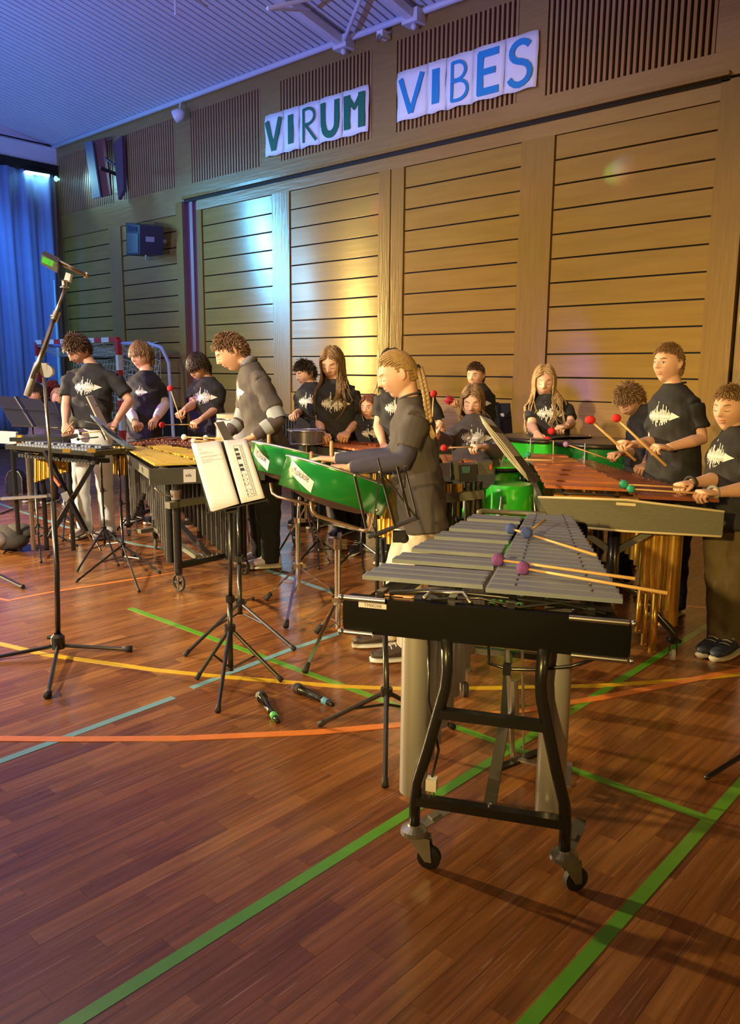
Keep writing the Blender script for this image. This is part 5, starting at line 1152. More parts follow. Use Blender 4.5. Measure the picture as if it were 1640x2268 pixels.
def voxel(mb, size, smooth_it=2):
    me = bpy.data.meshes.new('tmp'); me.from_pydata([tuple(v) for v in mb.v], [], mb.f)
    o = bpy.data.objects.new('tmp', me); C.objects.link(o)
    bm = bmesh.new(); bm.from_mesh(me); bmesh.ops.recalc_face_normals(bm, faces=bm.faces); bm.to_mesh(me); bm.free()
    md = o.modifiers.new('r', 'REMESH'); md.mode = 'VOXEL'; md.voxel_size = size; md.adaptivity = 0
    if smooth_it: s = o.modifiers.new('s', 'SMOOTH'); s.factor = .5; s.iterations = smooth_it
    dg = bpy.context.evaluated_depsgraph_get(); out = bpy.data.meshes.new_from_object(o.evaluated_get(dg))
    bpy.data.objects.remove(o); bpy.data.meshes.remove(me); return out
def link_mesh(name, me, mt, par, smooth=True):
    b = wloc(par); me.transform(Matrix.Translation(-b)); me.materials.clear(); me.materials.append(mt); me.name = name
    me.polygons.foreach_set('use_smooth', [smooth]*len(me.polygons)); o = bpy.data.objects.new(name, me); C.objects.link(o); o.parent = par; return o

class Head:
    def __init__(s, c, yaw, pitch, hs=1.0, roll=0):
        """yaw 0 looks at the viewer, + turns to picture left; pitch + looks down"""
        a = math.radians(yaw); p = math.radians(pitch); f = TH*math.cos(a)-RH*math.sin(a)
        s.f = (f*math.cos(p)-UP*math.sin(p)).normalized(); s.x = f.cross(UP)*-1; s.x = UP.cross(f).normalized()
        s.u = s.f.cross(s.x)*-1; s.u = s.x.cross(s.f)*-1
        s.u = (UP*math.cos(p)+f*math.sin(p)).normalized()
        if roll: r = math.radians(roll); s.x, s.u = s.x*math.cos(r)+s.u*math.sin(r), s.u*math.cos(r)-s.x*math.sin(r)
        s.c = Vector(c); s.s = hs
    def w(s, x, y, z): return s.c+(s.x*x+s.f*y+s.u*z)*s.s
    def loc(s, P): v = (P-s.c)/s.s; return v.dot(s.x), v.dot(s.f), v.dot(s.u)
G = lambda a, s: math.exp(-(a/s)**2)
def skull(dx, dy, dz, face=True):
    x, y, z = .074*dx, (.094 if dy > 0 else .100)*dy, .117*dz
    t = max(0, -z/.117)
    x *= 1-.36*t**1.6
    if y > 0: y *= 1-.06*t
    else: y *= 1-.50*t**1.1
    if z > .05 and y > 0: y *= 1-.12*((z-.05)/.067)
    if face and y > 0:
        ax = abs(x); k = min(1, y/.045); d = 0
        g = 0 if z > .030 else ((.030-z)/.048 if z > -.018 else max(0, 1-(-.018-z)/.013))
        d += .026*G(x, .0105)*max(0, g)**.9
        d += .009*G(ax-.012, .007)*G(z+.021, .009)
        d -= .012*G(ax-.031, .015)*G(z-.010, .014)
        d += .007*G(ax-.032, .012)*G(z-.006, .009)
        d += .005*G(ax-.026, .022)*G(z-.030, .009)
        d += .0065*G(x, .020)*G(z+.046, .0065)+.0075*G(x, .018)*G(z+.058, .0065)-.004*G(x, .022)*G(z+.052, .003)
        d -= .005*G(x, .022)*G(z+.071, .008); d += .009*G(x, .020)*G(z+.094, .017)
        d += .005*G(ax-.042, .018)*G(z+.022, .020)
        y += d*k
    return x, y, z
def scalp_ok(x, y, z, style):
    """head-local point on the skull: is it covered with hair"""
    n = y/.1
    if y > .015:
        zl = .066-.55*max(0, abs(x)-.035) if style != 'fringe' else .050
        return z > zl
    if y > -.035: return z > .012+(.0 if abs(x) > .05 else 0)
    return z > -.050
def make_hair(hd, style, mt, par, shirt_bvh=None, seed=1, tie=None, n=None, length=None, thick=None, yclip=None):
    r = random.Random(seed); q = MB(); cap = MB()
    # cap
    nu, nv = 40, 26; vs = []; ok = []
    for i in range(nv+1):
        a = math.pi*i/nv
        for j in range(nu):
            t = 2*math.pi*j/nu; x, y, z = skull(math.sin(a)*math.cos(t), math.sin(a)*math.sin(t), math.cos(a), False)
            k = {'short': 1.05, 'buzz': 1.035, 'curly': 1.08, 'fringe': 1.09, 'messy': 1.10, 'long': 1.06, 'tied': 1.045, 'bob': 1.06}[style]
            off = 1+(k-1)*(.75+.5*noise.noise(Vector((x*40, y*40, z*40+seed))))
            vs.append(hd.w(x*off, y*off, z*off)); ok.append(scalp_ok(x, y, z-.004, style))
    fs = [f for i in range(nv) for j in range(nu) for f in [(i*nu+j, (i+1)*nu+j, (i+1)*nu+(j+1) % nu, i*nu+(j+1) % nu)] if all(ok[v] for v in f)]
    used = sorted({v for f in fs for v in f}); mp = {v: i for i, v in enumerate(used)}
    q.add([vs[v] for v in used], [tuple(mp[v] for v in f) for f in fs])
    P = {'short': (900, .028, .0044), 'buzz': (420, .014, .005), 'curly': (1100, .030, .0050), 'fringe': (1000, .058, .0046), 'messy': (1000, .044, .0046), 'long': (420, .36, .0066), 'tied': (420, .11, .0050), 'bob': (380, .17, .0062)}[style]
    N, L, W_ = P; N = int(n or N); L = length or L; W_ = thick or W_
    ga = math.pi*(3-math.sqrt(5)); crown = Vector((.004, -.045, .11))
    for i in range(int(N*1.9)):
        zz = 1-2*(i+.5)/(N*1.9); rr = math.sqrt(1-zz*zz); th = ga*i; x, y, z = skull(rr*math.cos(th), rr*math.sin(th), zz, False)
        if not scalp_ok(x, y, z, style): continue
        p = Vector((x, y, z)); nrm = Vector((x/.0055, y/.0088, z/.0137)).normalized(); fl_ = (p-crown); fl_ -= nrm*fl_.dot(nrm)
        if fl_.length < .004: fl_ = Vector((r.uniform(-1, 1), r.uniform(-1, 1), 0))
        fl_.normalize(); jit = Vector((r.uniform(-1, 1), r.uniform(-1, 1), r.uniform(-1, 1)))
        Li = L*r.uniform(.75, 1.15); pts = []; c = p.copy(); K_ = 5
        if style in ('short', 'buzz', 'messy', 'curly'):
            lift = {'short': .55, 'buzz': .7, 'messy': .55, 'curly': .7}[style]; jj = {'short': .35, 'buzz': .3, 'messy': .6, 'curly': .9}[style]
            if style == 'short' and y > .01 and z > .07: lift = .9
            d = (fl_*.8+nrm*lift+jit*jj).normalized(); pts = [p*.99]
            if style == 'short' and abs(x) > .05 and z < .06: Li *= .6
            for k in range(1, K_): 
                curl = jit.cross(nrm)*(.5*math.sin(k*1.8)) if style == 'curly' else Vector((0, 0, 0))
                c = c+(d+curl-Vector((0, 0, 1))*.10*k).normalized()*Li/(K_-1); m_ = Vector((c.x/.078, c.y/.1, c.z/.12)).length
                if m_ < 1.03: c = c*1.03/max(m_, .3)
                pts.append(c.copy())
        elif style == 'fringe':
            d = (fl_+jit*.25).normalized(); pts = [p*.99]
            for k in range(1, K_):
                c = c+(d+Vector((0, 0, -.25*k))).normalized()*Li/(K_-1); m_ = Vector((c.x/.078, c.y/.1, c.z/.12)).length; c = c*(1.10+.03*r.random())/max(m_, .3) if m_ < 1.12 else c; pts.append(c.copy())
        elif style == 'tied':
            tgt = Vector(tie); pts = [p*1.01]; st = p.copy(); dist = (tgt-p).length
            if dist < .02: continue
            for k in range(1, K_+1):
                c = st.lerp(tgt, k/K_); m_ = Vector((c.x/.078, c.y/.1, c.z/.12)).length; c = c*(1.055/m_) if m_ < 1.055 else c; pts.append(c.copy())
            pts[-1] = tgt+jit*.006
        else:  # long / bob
            side = 1 if x > 0 else -1; pts = [p*1.0]; down = Vector((-UP.dot(hd.x), -UP.dot(hd.f), -UP.dot(hd.u))); st = .016; run = 0; off_ = 1.07+.05*r.random(); free = False
            back = p.y < .0
            while run < Li:
                if not free:
                    part = Vector((side*.9, .25 if not back else -.6, -.2)) if c.z > .045 else down+Vector((side*.15, .05 if not back else -.1, 0))
                    c = c+(part+jit*.12).normalized()*st; m_ = Vector((c.x/.076, c.y/.099, c.z/.118)).length
                    c = c*(off_/max(m_, .3))
                    if c.y > .035 and abs(c.x) < .056 and c.z < .06: c.x = side*(.056+.008*r.random())
                    if c.z < -.035: free = True
                else:
                    c = c+(down+jit*.10+Vector((side*.02, .10 if not back else -.05, 0))+Vector((math.sin(run*38+i), math.cos(run*31+i), 0))*.12).normalized()*.034; run += .018
                pts.append(c.copy()); run += .016
            if len(pts) > 9: pts = pts[:2]+pts[2:-1:2]+[pts[-1]]
        W2 = [hd.w(*v) for v in pts]
        if style in ('long', 'bob') and shirt_bvh:
            W3 = []
            for v in W2:
                co_, nn, ix, ds = shirt_bvh.find_nearest(v)
                if co_ and (v-co_).dot(nn) < .012: v = co_+nn*(.012+.012*r.random())
                W3.append(v)
            W2 = W3
        k_ = len(W2); rad = [W_*hd.s*(.55+.6*math.sin(math.pi*min(1, .25+.75*j/(k_-1))))*(1 if j < k_-1 else .25) for j in range(k_)]
        q.path(W2, rad, 4, flat=.45, up=hd.w(*p)-hd.c, cap=False)
    return q.build('hair', mt, par, 'all')

def hand(q, W, d, n, s, size=1.0, curl=.8, thumb=True):
    """W wrist, d direction, n palm normal (fingers curl towards n), s towards the thumb"""
    d = d.normalized(); n = (n-d*n.dot(d)).normalized(); s2 = d.cross(n); s2 = s2 if s2.dot(s) > 0 else -s2; z = size
    q.loft([(W-d*.03*z, s2*.022*z, n*.018*z), (W, s2*.025*z, n*.017*z), (W+d*.03*z, s2*.034*z, n*.017*z), (W+d*.06*z, s2*.040*z, n*.015*z), (W+d*.085*z, s2*.039*z, n*.012*z), (W+d*.092*z, s2*.034*z, n*.008*z)])
    for k, (o, L) in enumerate(((.029, .078), (.010, .088), (-.010, .082), (-.028, .064))):
        P = W+(d*(.082-.004*abs(k-1))+s2*o)*z; a = 0; pts = [P-d*.012*z]; pts.append(P); dirn = d
        for f, da in ((.42, 1.05*curl), (.32, 1.25*curl), (.26, .8*curl)):
            a += da; dirn = d*math.cos(a)+n*math.sin(a); pts.append(pts[-1]+dirn*L*f*z)
        q.path(pts, [.0095*z, .0095*z, .0088*z, .0078*z, .0062*z], 8, up=s2)
    if thumb:
        P = W+(d*.022+s2*.028+n*.004)*z; pts = [P-s2*.010*z, P+(d*.022+s2*.016+n*.006)*z, P+(d*.045+s2*.020+n*.018)*z, P+(d*.060+s2*.008+n*.034)*z]
        q.path(pts, [.012*z, .012*z, .0095*z, .007*z], 8, up=n)

def person(label, D, head, J, yaw, hs=1.0, hair=None, size=1.0, skin=None, tee=None, pants=None, shoes=None, undersleeve=None, sleeve_bands=False, printed=True, hands=('grip', 'grip'), vox=.0065, hempx=None, legs=True, group=None, bulk=1.0, loose=1.0, collar=None, seat=False, printside=0, print_w=1.0, eyes='down', brow=None, pscale=1.0):
    """J: joints in the photograph, (px, py, depth offset); a = picture-left side, b = picture-right side. yaw: where the chest faces"""
    g = lambda k: dp(J[k][0], J[k][1], D+(J[k][2] if len(J[k]) > 2 else 0))
    hip, neck = g('hip'), g('neck')+UP*.040*size; sa, sb = g('sa')+UP*.012*size, g('sb')+UP*.012*size; base = Vector((hip.x, hip.y, 0))
    if 'aa' in J: f_ = (fl(*J['aa'])+fl(*J['ab']))/2; base = Vector((f_.x, f_.y, 0))
    t = thing('person', label, 'person', base, group)
    skin = skin or SK; tee = tee or M_TEE
    a = math.radians(yaw); fr = (TH*math.cos(a)-RH*math.sin(a)); lat = (sb-sa); lat = (lat-UP*lat.dot(UP)); latS = lat.normalized()
    frS = UP.cross(latS); frS = frS if frS.dot(fr) > 0 else -frS
    latH = fr.cross(UP); latH = latH if latH.dot(latS) > 0 else -latH
    z = size
    hd = Head(dp(head[0], head[1], D+(head[2] if len(head) > 2 else 0)), head[3], head[4], hs, head[5] if len(head) > 5 else 0)
    spine = [hip.lerp(neck, k) for k in (0, .25, .55, .8, 1)]
    # small outward belly/back curve
    axis = (neck-hip).normalized()
    def sec(P, f, w_, d_, k): 
        lt = latH.lerp(latS, k).normalized(); fn = axis.cross(lt); fn = fn if fn.dot(fr) > 0 else -fn; return (P+fn*f*z, lt*w_*z, fn*d_*z)
    hem = hip-UP*.10*z if not hempx else dp(hempx[0], hempx[1], D)
    # ---- body (skin) one surface
    q = MB()
    nu, nv = 44, 40; vs = []
    for i in range(1, nv):
        aa = math.pi*i/nv
        for j in range(nu): th = 2*math.pi*j/nu; vs.append(hd.w(*skull(math.sin(aa)*math.cos(th), math.sin(aa)*math.sin(th), math.cos(aa))))
    vs += [hd.w(0, 0, .117), hd.w(0, 0, -.117)]; T = len(vs)-2
    fs = [(i*nu+j, (i+1)*nu+j, (i+1)*nu+(j+1) % nu, i*nu+(j+1) % nu) for i in range(nv-2) for j in range(nu)]
    for j in range(nu): fs += [(T, j, (j+1) % nu), (T+1, (nv-2)*nu+(j+1) % nu, (nv-2)*nu+j)]
    q.add(vs, fs)
    for s_ in (-1, 1):
        rings = []
        for (yy, zz, rx_, rz) in ((0, 0, 0, 0),): pass
        vsx = []; n_ = 10
        for i in range(1, 7):
            ph = math.pi*i/7
            for j in range(n_):
                th = 2*math.pi*j/n_; ex, ey, ez = .0085*math.cos(ph), .019*math.sin(ph)*math.cos(th), .031*math.sin(ph)*math.sin(th)
                vsx.append(hd.w(s_*(.075+ex-ey*.45), -.010+ey, .000+ez+ey*-.2))
        vsx += [hd.w(s_*(.075+.0085), -.010, 0), hd.w(s_*(.0665), -.010, 0)]; T = len(vsx)-2
        f2 = [(i*n_+j, (i+1)*n_+j, (i+1)*n_+(j+1) % n_, i*n_+(j+1) % n_) for i in range(5) for j in range(n_)]
        for j in range(n_): f2 += [(T, j, (j+1) % n_), (T+1, 5*n_+(j+1) % n_, 5*n_+j)]
        q.add(vsx, f2)
    nb = hd.w(0, -.028, -.055)
    q.loft([(hd.w(0, -.02, -.03), hd.x*.047*hs, hd.f*.050*hs), (nb, hd.x*.048*hs, hd.f*.051*hs), (nb.lerp(neck, .5), latS*.048*z, frS*.051*z), (neck, latS*.056*z, frS*.054*z), (neck-axis*.05, latS*.07*z, frS*.055*z)])
    q.loft([sec(neck-axis*.03, 0, .07, .05, 1), sec(spine[3], 0, .13, .085, 1), sec(spine[2], 0, .13, .09, .7), sec(spine[1], 0, .12, .08, .3), sec(hip, 0, .14, .09, 0)])
    arms = {}
    for s_, S in (('a', sa), ('b', sb)):
        if 'e'+s_ not in J: continue
        E, W_ = g('e'+s_), g('w'+s_); arms[s_] = (S, E, W_)
        q.path([neck-axis*.10, S-UP*.01], [.036*z, .040*z], 12)
        q.path([S, S.lerp(E, .35), S.lerp(E, .8), E, E.lerp(W_, .25), E.lerp(W_, .7), W_], [.040*z*bulk, .041*z*bulk, .036*z*bulk, .036*z*bulk, .037*z*bulk, .028*z, .023*z], 12)
    me = voxel(q, vox, 1)
    # join hands, never remeshed so that the fingers stay apart
    hq = MB()
    for k, (s_, (S, E, W_)) in enumerate(arms.items()):
        hk = 'h'+s_; d = (g(hk)-W_).normalized() if hk in J else (W_-E).normalized()
        mode = hands[k]; n_ = -UP if 'n' not in J else J['n']
        if mode == 'flat': hand(hq, W_, d, -UP, RH if s_ == 'a' else -RH, z*.98, .25)
        elif mode == 'grip': hand(hq, W_, d, -UP*.9-d*.1+(RH if s_ == 'a' else -RH)*.25, RH if s_ == 'a' else -RH, z*.98, 1.0)
        elif mode == 'side': hand(hq, W_, d, TH*.2+(RH if s_ == 'a' else -RH), UP, z*.98, 1.0)
        elif mode == 'up': hand(hq, W_, d, -RH if s_ == 'b' else RH, TH, z*.98, 1.0)
    bm = bmesh.new(); bm.from_mesh(me)
    if hq.v:
        hvs = [bm.verts.new(v) for v in hq.v]; bm.verts.ensure_lookup_table()
        for f in hq.f:
            try: bm.faces.new([hvs[i] for i in f])
            except ValueError: pass
    bmesh.ops.recalc_face_normals(bm, faces=bm.faces); 
    bv = BVHTree.FromBMesh(bm); bm.to_mesh(me); bm.free()
    body = link_mesh('body', me, skin, t)
    # face details laid on the surface
    def cast(x, zz, off=.0012):
        o = hd.w(x, .25, zz); h = bv.ray_cast(o, -hd.f, .4)
        return (h[0]+hd.f*off*hs) if h[0] else None
    def strip(pts, wd, name, mt, off=.0012):
        q = MB(); vs = []
        for k, (x, zz) in enumerate(pts):
            ww = wd*(math.sin(math.pi*(k+.6)/(len(pts)+.2))**.5)/2
            A, B = cast(x, zz+ww, off), cast(x, zz-ww, off)
            if A is None or B is None: return
            vs += [A, B]
        n0 = len(vs); vs += [v-hd.f*.003 for v in vs]
        fs = []
        for k in range(len(pts)-1):
            i = 2*k; fs += [(i, i+1, i+3, i+2), (i+n0, i+2+n0, i+3+n0, i+1+n0), (i, i+2, i+2+n0, i+n0), (i+1, i+1+n0, i+3+n0, i+3)]
        q.add(vs, fs); q.build(name, mt, body, 'all')
    bmt = brow or (hair[1] if hair else HB)
    for s_ in (-1, 1):
        strip([(s_*(.013+.0052*k), .0275+.004*math.sin(k/6*2.4)) for k in range(7)], .0065, 'eyebrow', bmt)
        if eyes == 'down': strip([(s_*(.018+.0043*k), .0030-.0035*math.sin(math.pi*k/6)) for k in range(7)], .0028, 'eyelashes', M_IRIS, .0016)
        else:
            strip([(s_*(.018+.0043*k), .0065) for k in range(7)], .0085, 'eye_white', M_EYEW, .0010)
            strip([(s_*(.018+.0043*k), .0100+.0018*math.sin(math.pi*k/6)) for k in range(7)], .0026, 'eyelashes', M_IRIS, .0018)
            strip([(s_*(.031)+(-.004+.0013*k), .0065) for k in range(7)], .0080, 'iris', M_IRIS, .0020)
    strip([(-.022+.0055*k, -.0465+.0015*abs(math.sin(k*math.pi/4))) for k in range(9)], .0085, 'lips', M_LIP, .0009)
    strip([(-.020+.005*k, -.0575) for k in range(9)], .0095, 'lips', M_LIP, .0009)
    # ---- t-shirt
    q = MB(); L_ = loose
    q.loft([sec(hem-UP*.0, 0, .176*L_, .125*L_, 0), sec(hip, 0, .172*L_, .125*L_, 0), sec(spine[1], 0, .160*L_, .118*L_, .3), sec(spine[2], .005, .162*L_, .120*L_, .7), sec(spine[3], 0, .165, .110, 1), sec(neck-axis*.035, 0, .115, .075, 1), sec(neck+axis*.016, 0, .066, .062, 1)])
    for s_, S in (('a', sa), ('b', sb)):
        q.path([neck-axis*.05, S], [.055*z, .064*z], 14)
        if s_ in arms:
            _, E, W_ = arms[s_]; cut = .68 if not sleeve_bands else .72; ee = S.lerp(E, cut)
            q.path([S-(E-S)*.05, S.lerp(E, .3), ee], [.060*z*L_, .062*z*L_, .062*z*L_], 14)
        else: q.path([S, S-UP*.16*z], [.06*z, .058*z], 14)
    me = voxel(q, max(vox*1.25, .008), 2)
    # folds
    N = len(me.vertices); co_ = np.empty(N*3); me.vertices.foreach_get('co', co_); co_ = co_.reshape(-1, 3); no = np.empty(N*3); me.vertices.foreach_get('normal', no); no = no.reshape(-1, 3)
    sd = hash(label) % 97 if False else len(label)*1.7
    lt = np.array(latS); rel = co_-np.array(hip); h_ = rel[:, 2]; l_ = rel@lt
    fold = .0045*np.sin(h_*26+l_*18+sd)*np.sin(l_*11+sd*2)+.0035*np.sin(h_*41-l_*37+sd*3)+.0025*np.sin(h_*70+l_*55+sd)
    fold += .006*np.sin(l_*34+sd)*np.clip(1-(h_+.1)/.35, 0, 1)
    dn = np.linalg.norm(co_-np.array(neck), axis=1); fold *= np.clip((dn-.07)/.1, 0, 1)
    co_ = co_+no*fold[:, None]; me.vertices.foreach_set('co', co_.ravel()); me.update()
    bm = bmesh.new(); bm.from_mesh(me); sbv = BVHTree.FromBMesh(bm); bm.free()
    shirt = link_mesh('tshirt', me, tee, t)
    if printed:
        pc = neck.lerp(hip, .34)+frS*.0; hts = [.10, .28, .2, .4, .3, .55, .35, .5, .3, .75, 1.0, .45, .3, .35, .65, .5, .8, .6, .45, .7, .35, .5, .3, .25]
        q = MB(); n1 = len(hts); Wd = .215*z*print_w; tail = 8; step = Wd/(n1+tail); k0 = -(n1+tail)/2*step
        px_ = latS; upv = axis
        def castp(x, y):
            for ang in (0,):
                o = pc+px_*x+upv*y+frS*.5; h = sbv.ray_cast(o, -frS, .7)
                if h[0]: return h[0]+h[1]*(.0016 if h[1].dot(frS) > 0 else -.0016)
            return None
        def column(x0, x1, ha, hb, ya=0):
            vs = []; m_ = 4
            for i in range(m_+1):
                for x, h in ((x0, ha), (x1, hb)):
                    p_ = castp(x+printside, (i/m_*2-1)*h+ya)
                    if p_ is None: return
                    vs.append(p_)
            q.add(vs, [(2*i, 2*i+1, 2*i+3, 2*i+2) for i in range(m_)])
        for i, h in enumerate(hts):
            x = k0+i*step; hh = h*.075*pscale*z; column(x, x+step*.66, hh, hh, .012*math.sin(i*2.1)*h)
            column(x+step*.7, x+step*1.05, hh*.16, hh*.16)
        for i in range(tail):
            x = k0+(n1+i)*step; h0 = .024*(1-i/tail)*z*pscale; h1 = .024*(1-(i+1)/tail)*z*pscale; column(x, x+step, h0, max(h1, .001))
        if q.v: q.build('wave_print', M_PRINT, shirt)
    # sleeves worn under the shirt
    if undersleeve:
        for s_, (S, E, W_) in arms.items():
            q = MB(); q.path([S.lerp(E, .45), S.lerp(E, .85), E, E.lerp(W_, .3), E.lerp(W_, .75), W_-(W_-E).normalized()*.01], [.050*z, .048*z, .050*z, .048*z, .040*z, .033*z], 16)
            sl = link_mesh('under_sleeve', voxel(q, .009, 2), undersleeve, t)
            if sleeve_bands:
                for (P0, P1, r0, r1) in ((E.lerp(S, .30), E.lerp(W_, .02), .0535, .0540), (E.lerp(W_, .34), E.lerp(W_, .62), .050, .047)):
                    q = MB(); q.path([P0, P0.lerp(P1, .5), P1], [r0*z, (r0+r1)/2*z+.002, r1*z], 20, cap=False); q.build('grey_band', mat('band_grey', (.30, .33, .37), .8, var=.1, bump=.1), sl, 'all')
    if collar: q = MB(); q.path([neck-axis*.005, nb.lerp(neck, .72)], [.066*z, .058*z], 20); q.build('collar', collar, t, 'all')
    else: q = MB(); q.torus(neck+axis*.016, (axis+frS*.2), .062*z, .006, 28, 6); q.build('neckband', tee, shirt, 'all')
    # ---- legs
    pants = pants or mat('dark_jeans', (.012, .016, .03), .8, var=.3, scale=30, bump=.2)
    if legs:
        q = MB(); ends = []
        pel = hip-UP*.06*z
        q.loft([(pel+UP*.16*z, latH*.135*z, fr*.09*z), (pel+UP*.06*z, latH*.150*z, fr*.105*z), (pel-UP*.06*z, latH*.160*z, fr*.11*z), (pel-UP*.11*z, latH*.13*z, fr*.09*z)])
        for s_, sg in (('a', -1), ('b', 1)):
            if 'a'+s_ in J:
                F_ = fl(*J['a'+s_]); A_ = Vector((F_.x, F_.y, .09)); Kn = dp(J['k'+s_][0], J['k'+s_][1], depth(A_)*.5+D*.5) if 'k'+s_ in J else None
            elif seat: F_ = base+latH*sg*.12+fr*.45; A_ = Vector((F_.x, F_.y, .09)); Kn = A_+UP*.38
            else: F_ = base+latH*sg*.11; A_ = Vector((F_.x, F_.y, .09)); Kn = None
            hj = pel+latH*sg*.085*z
            if Kn is None: Kn = hj.lerp(A_, .5)+fr*.03
            q.path([hj+UP*.02, hj.lerp(Kn, .35), Kn, Kn.lerp(A_, .45), A_-UP*.045], [.088*z, .084*z, .068*z, .062*z, .062*z], 16); ends.append((A_, F_))
        me = voxel(q, .011, 2); N = len(me.vertices); co_ = np.empty(N*3); me.vertices.foreach_get('co', co_); co_ = co_.reshape(-1, 3); no = np.empty(N*3); me.vertices.foreach_get('normal', no); no = no.reshape(-1, 3)
        co_ = co_+no*(.004*np.sin(co_[:, 2]*48+co_[:, 0]*30)*np.sin(co_[:, 0]*20+co_[:, 1]*26+co_[:, 2]*9))[:, None]; me.vertices.foreach_set('co', co_.ravel()); me.update()
        link_mesh('trousers', me, pants, t)
        sm = shoes or (mat('shoe_dark', (.03, .03, .04), .6), mat('sole_white', (.6, .6, .6), .6))
        for A_, F_ in ends:
            f_ = fr; l_ = UP.cross(f_); c0 = Vector((F_.x, F_.y, 0))
            prof = [(-.075, .030, .075), (-.055, .038, .095), (0, .042, .092), (.06, .048, .062), (.12, .050, .045), (.165, .040, .036), (.188, .018, .028)]
            q = MB(); q.loft([(c0+f_*u+UP*(.022+h/2), l_*w_*z, UP*(h/2)) for u, w_, h in prof]); sh = q.build('shoe', sm[0], t, 'all')
            q = MB(); q.loft([(c0+f_*(u*1.03)+UP*.014, l_*(w_+.004)*z, UP*.0138) for u, w_, h in prof]); q.build('sole', sm[1], sh, 'all')
            q = MB()
            for k in range(4): P_ = c0+f_*(.045+.022*k)+UP*(.094-.012*k); q.path([P_-l_*.026, P_+UP*.006, P_+l_*.026], .0035, 5)
            q.build('laces', sm[1], sh, 'all')
    ho = None
    if hair: ho = make_hair(hd, hair[0], hair[1], t, sbv, seed=len(label), **(hair[2] if len(hair) > 2 else {}))
    return t, hd, ho, sbv

M_WJ = mat('white_jeans', (.74, .80, .82), .8, var=.12, scale=14, bump=.3)
M_NAVY = mat('navy_sleeve', (.05, .05, .10), .85, var=.2, scale=20, bump=.2)
M_WHS = mat('white_sleeve', (.70, .66, .72), .8, var=.06, bump=.2)
M_PURS = mat('mauve_sleeve', (.11, .09, .12), .85, bump=.2)
M_GREYCOL = mat('grey_collar', (.22, .23, .30), .8)

# tall boy with white jeans
person('teenage boy in black tee and white jeans looking down at his playing, left', 6.6, (172, 774, -.05, 30, 42, -8),
       dict(hip=(202, 948), neck=(206, 822), sa=(155, 842), sb=(258, 846), ea=(146, 898, -.05), wa=(145, 940, -.22), ha=(150, 965, -.30), eb=(287, 888, 0), wb=(256, 936, -.25), hb=(240, 952, -.33), aa=(190, 1188), ab=(240, 1188), ka=(180, 1075), kb=(232, 1075)),
       15, hs=1.05, hair=('messy', HB), pants=M_WJ, vox=.0065, hempx=(202, 952), shoes=(mat('shoe_beige', (.22, .18, .15), .7), mat('sole_grey', (.35, .33, .3), .7)), size=1.02, loose=1.05, print_w=1.0)
person('teenage boy with white long sleeves under his black tee, head bowed, behind the goal corner', 7.45, (313, 788, 0, 28, 14),
       dict(hip=(320, 950), neck=(324, 836), sa=(292, 852), sb=(350, 856), ea=(286, 905, 0), wa=(300, 935, -.25), eb=(364, 898, 0), wb=(346, 926, -.22)),
       20, hs=1.10, hair=('fringe', HLB), undersleeve=M_WHS, size=1.05, hands=('grip', 'flat'), print_w=.5, pscale=.6)
person('dark-haired teenage boy swinging two red mallets before the purple recess', 7.4, (440, 813, -.05, 28, 32),
       dict(hip=(458, 955), neck=(460, 850), sa=(429, 866), sb=(485, 868), ea=(427, 897, -.10), wa=(408, 908, -.30), ha=(396, 915, -.36), eb=(480, 905, -.05), wb=(444, 930, -.30), hb=(425, 940, -.38)),
       25, hs=1.09, hair=('fringe', HDK), size=1.04)
person('tall curly-haired man in grey-striped sleeves bending over the gold vibraphone', 5.65, (512, 780, 0, 72, 32),
       dict(hip=(592, 985), neck=(554, 822), sa=(552, 850, .17), sb=(580, 856, -.15), ea=(536, 930, .22), wa=(502, 962, .12), ha=(485, 970, .05), eb=(618, 930, -.22), wb=(560, 968, -.26), hb=(535, 978, -.26), aa=(578, 1246), ab=(600, 1258), ka=(572, 1125), kb=(600, 1130)),
       78, hs=1.13, hair=('curly', HMB), tee=M_TEEG, undersleeve=mat('brown_grey_sleeve', (.075, .055, .062), .85, var=.15, bump=.2), sleeve_bands=True, size=1.10, collar=M_GREYCOL, hempx=(603, 1003),
       pants=mat('black_trousers', (.006, .006, .009), .9, bump=.2), shoes=(mat('shoe_lilac', (.55, .50, .62), .6), mat('sole_cream', (.6, .58, .5), .6)), loose=1.02, hands=('grip', 'flat'), print_w=.8)
person('boy with dark hair lit purple, behind the snare drum', 7.3, (676, 827, 0, 45, 18),
       dict(hip=(690, 960), neck=(689, 861), sa=(668, 876), sb=(712, 878), ea=(664, 912, -.05), wa=(652, 918, -.28), eb=(722, 925, 0), wb=(700, 950, -.25)), 35, hs=1.0, hair=('messy', HDK), size=.95)
person('girl with very long light brown hair lit purple, in the centre', 6.3, (737, 806, 0, 18, 22),
       dict(hip=(748, 985), neck=(745, 858), sa=(712, 878), sb=(782, 876), ea=(708, 935, 0), wa=(715, 960, -.2), eb=(792, 935, -.02), wb=(770, 958, -.22), aa=(755, 1186), ab=(775, 1178)),
       22, hs=1.14, hair=('long', HLB, dict(length=.38, n=460)), size=1.05, shoes=(mat('shoe_navy', (.02, .02, .06), .6), mat('sole_lilac', (.4, .38, .6), .6)))
person('dark-haired girl mostly hidden behind the braided girl', 5.9, (868, 812, 0, 22, 8),
       dict(hip=(890, 1000), neck=(886, 866), sa=(848, 886), sb=(948, 892), ea=(838, 945, 0), wa=(850, 985, -.2), eb=(978, 955, .02), wb=(968, 985, -.15)), 20, hs=1.08, hair=('long', HDK, dict(length=.24, n=380)), size=1.05)
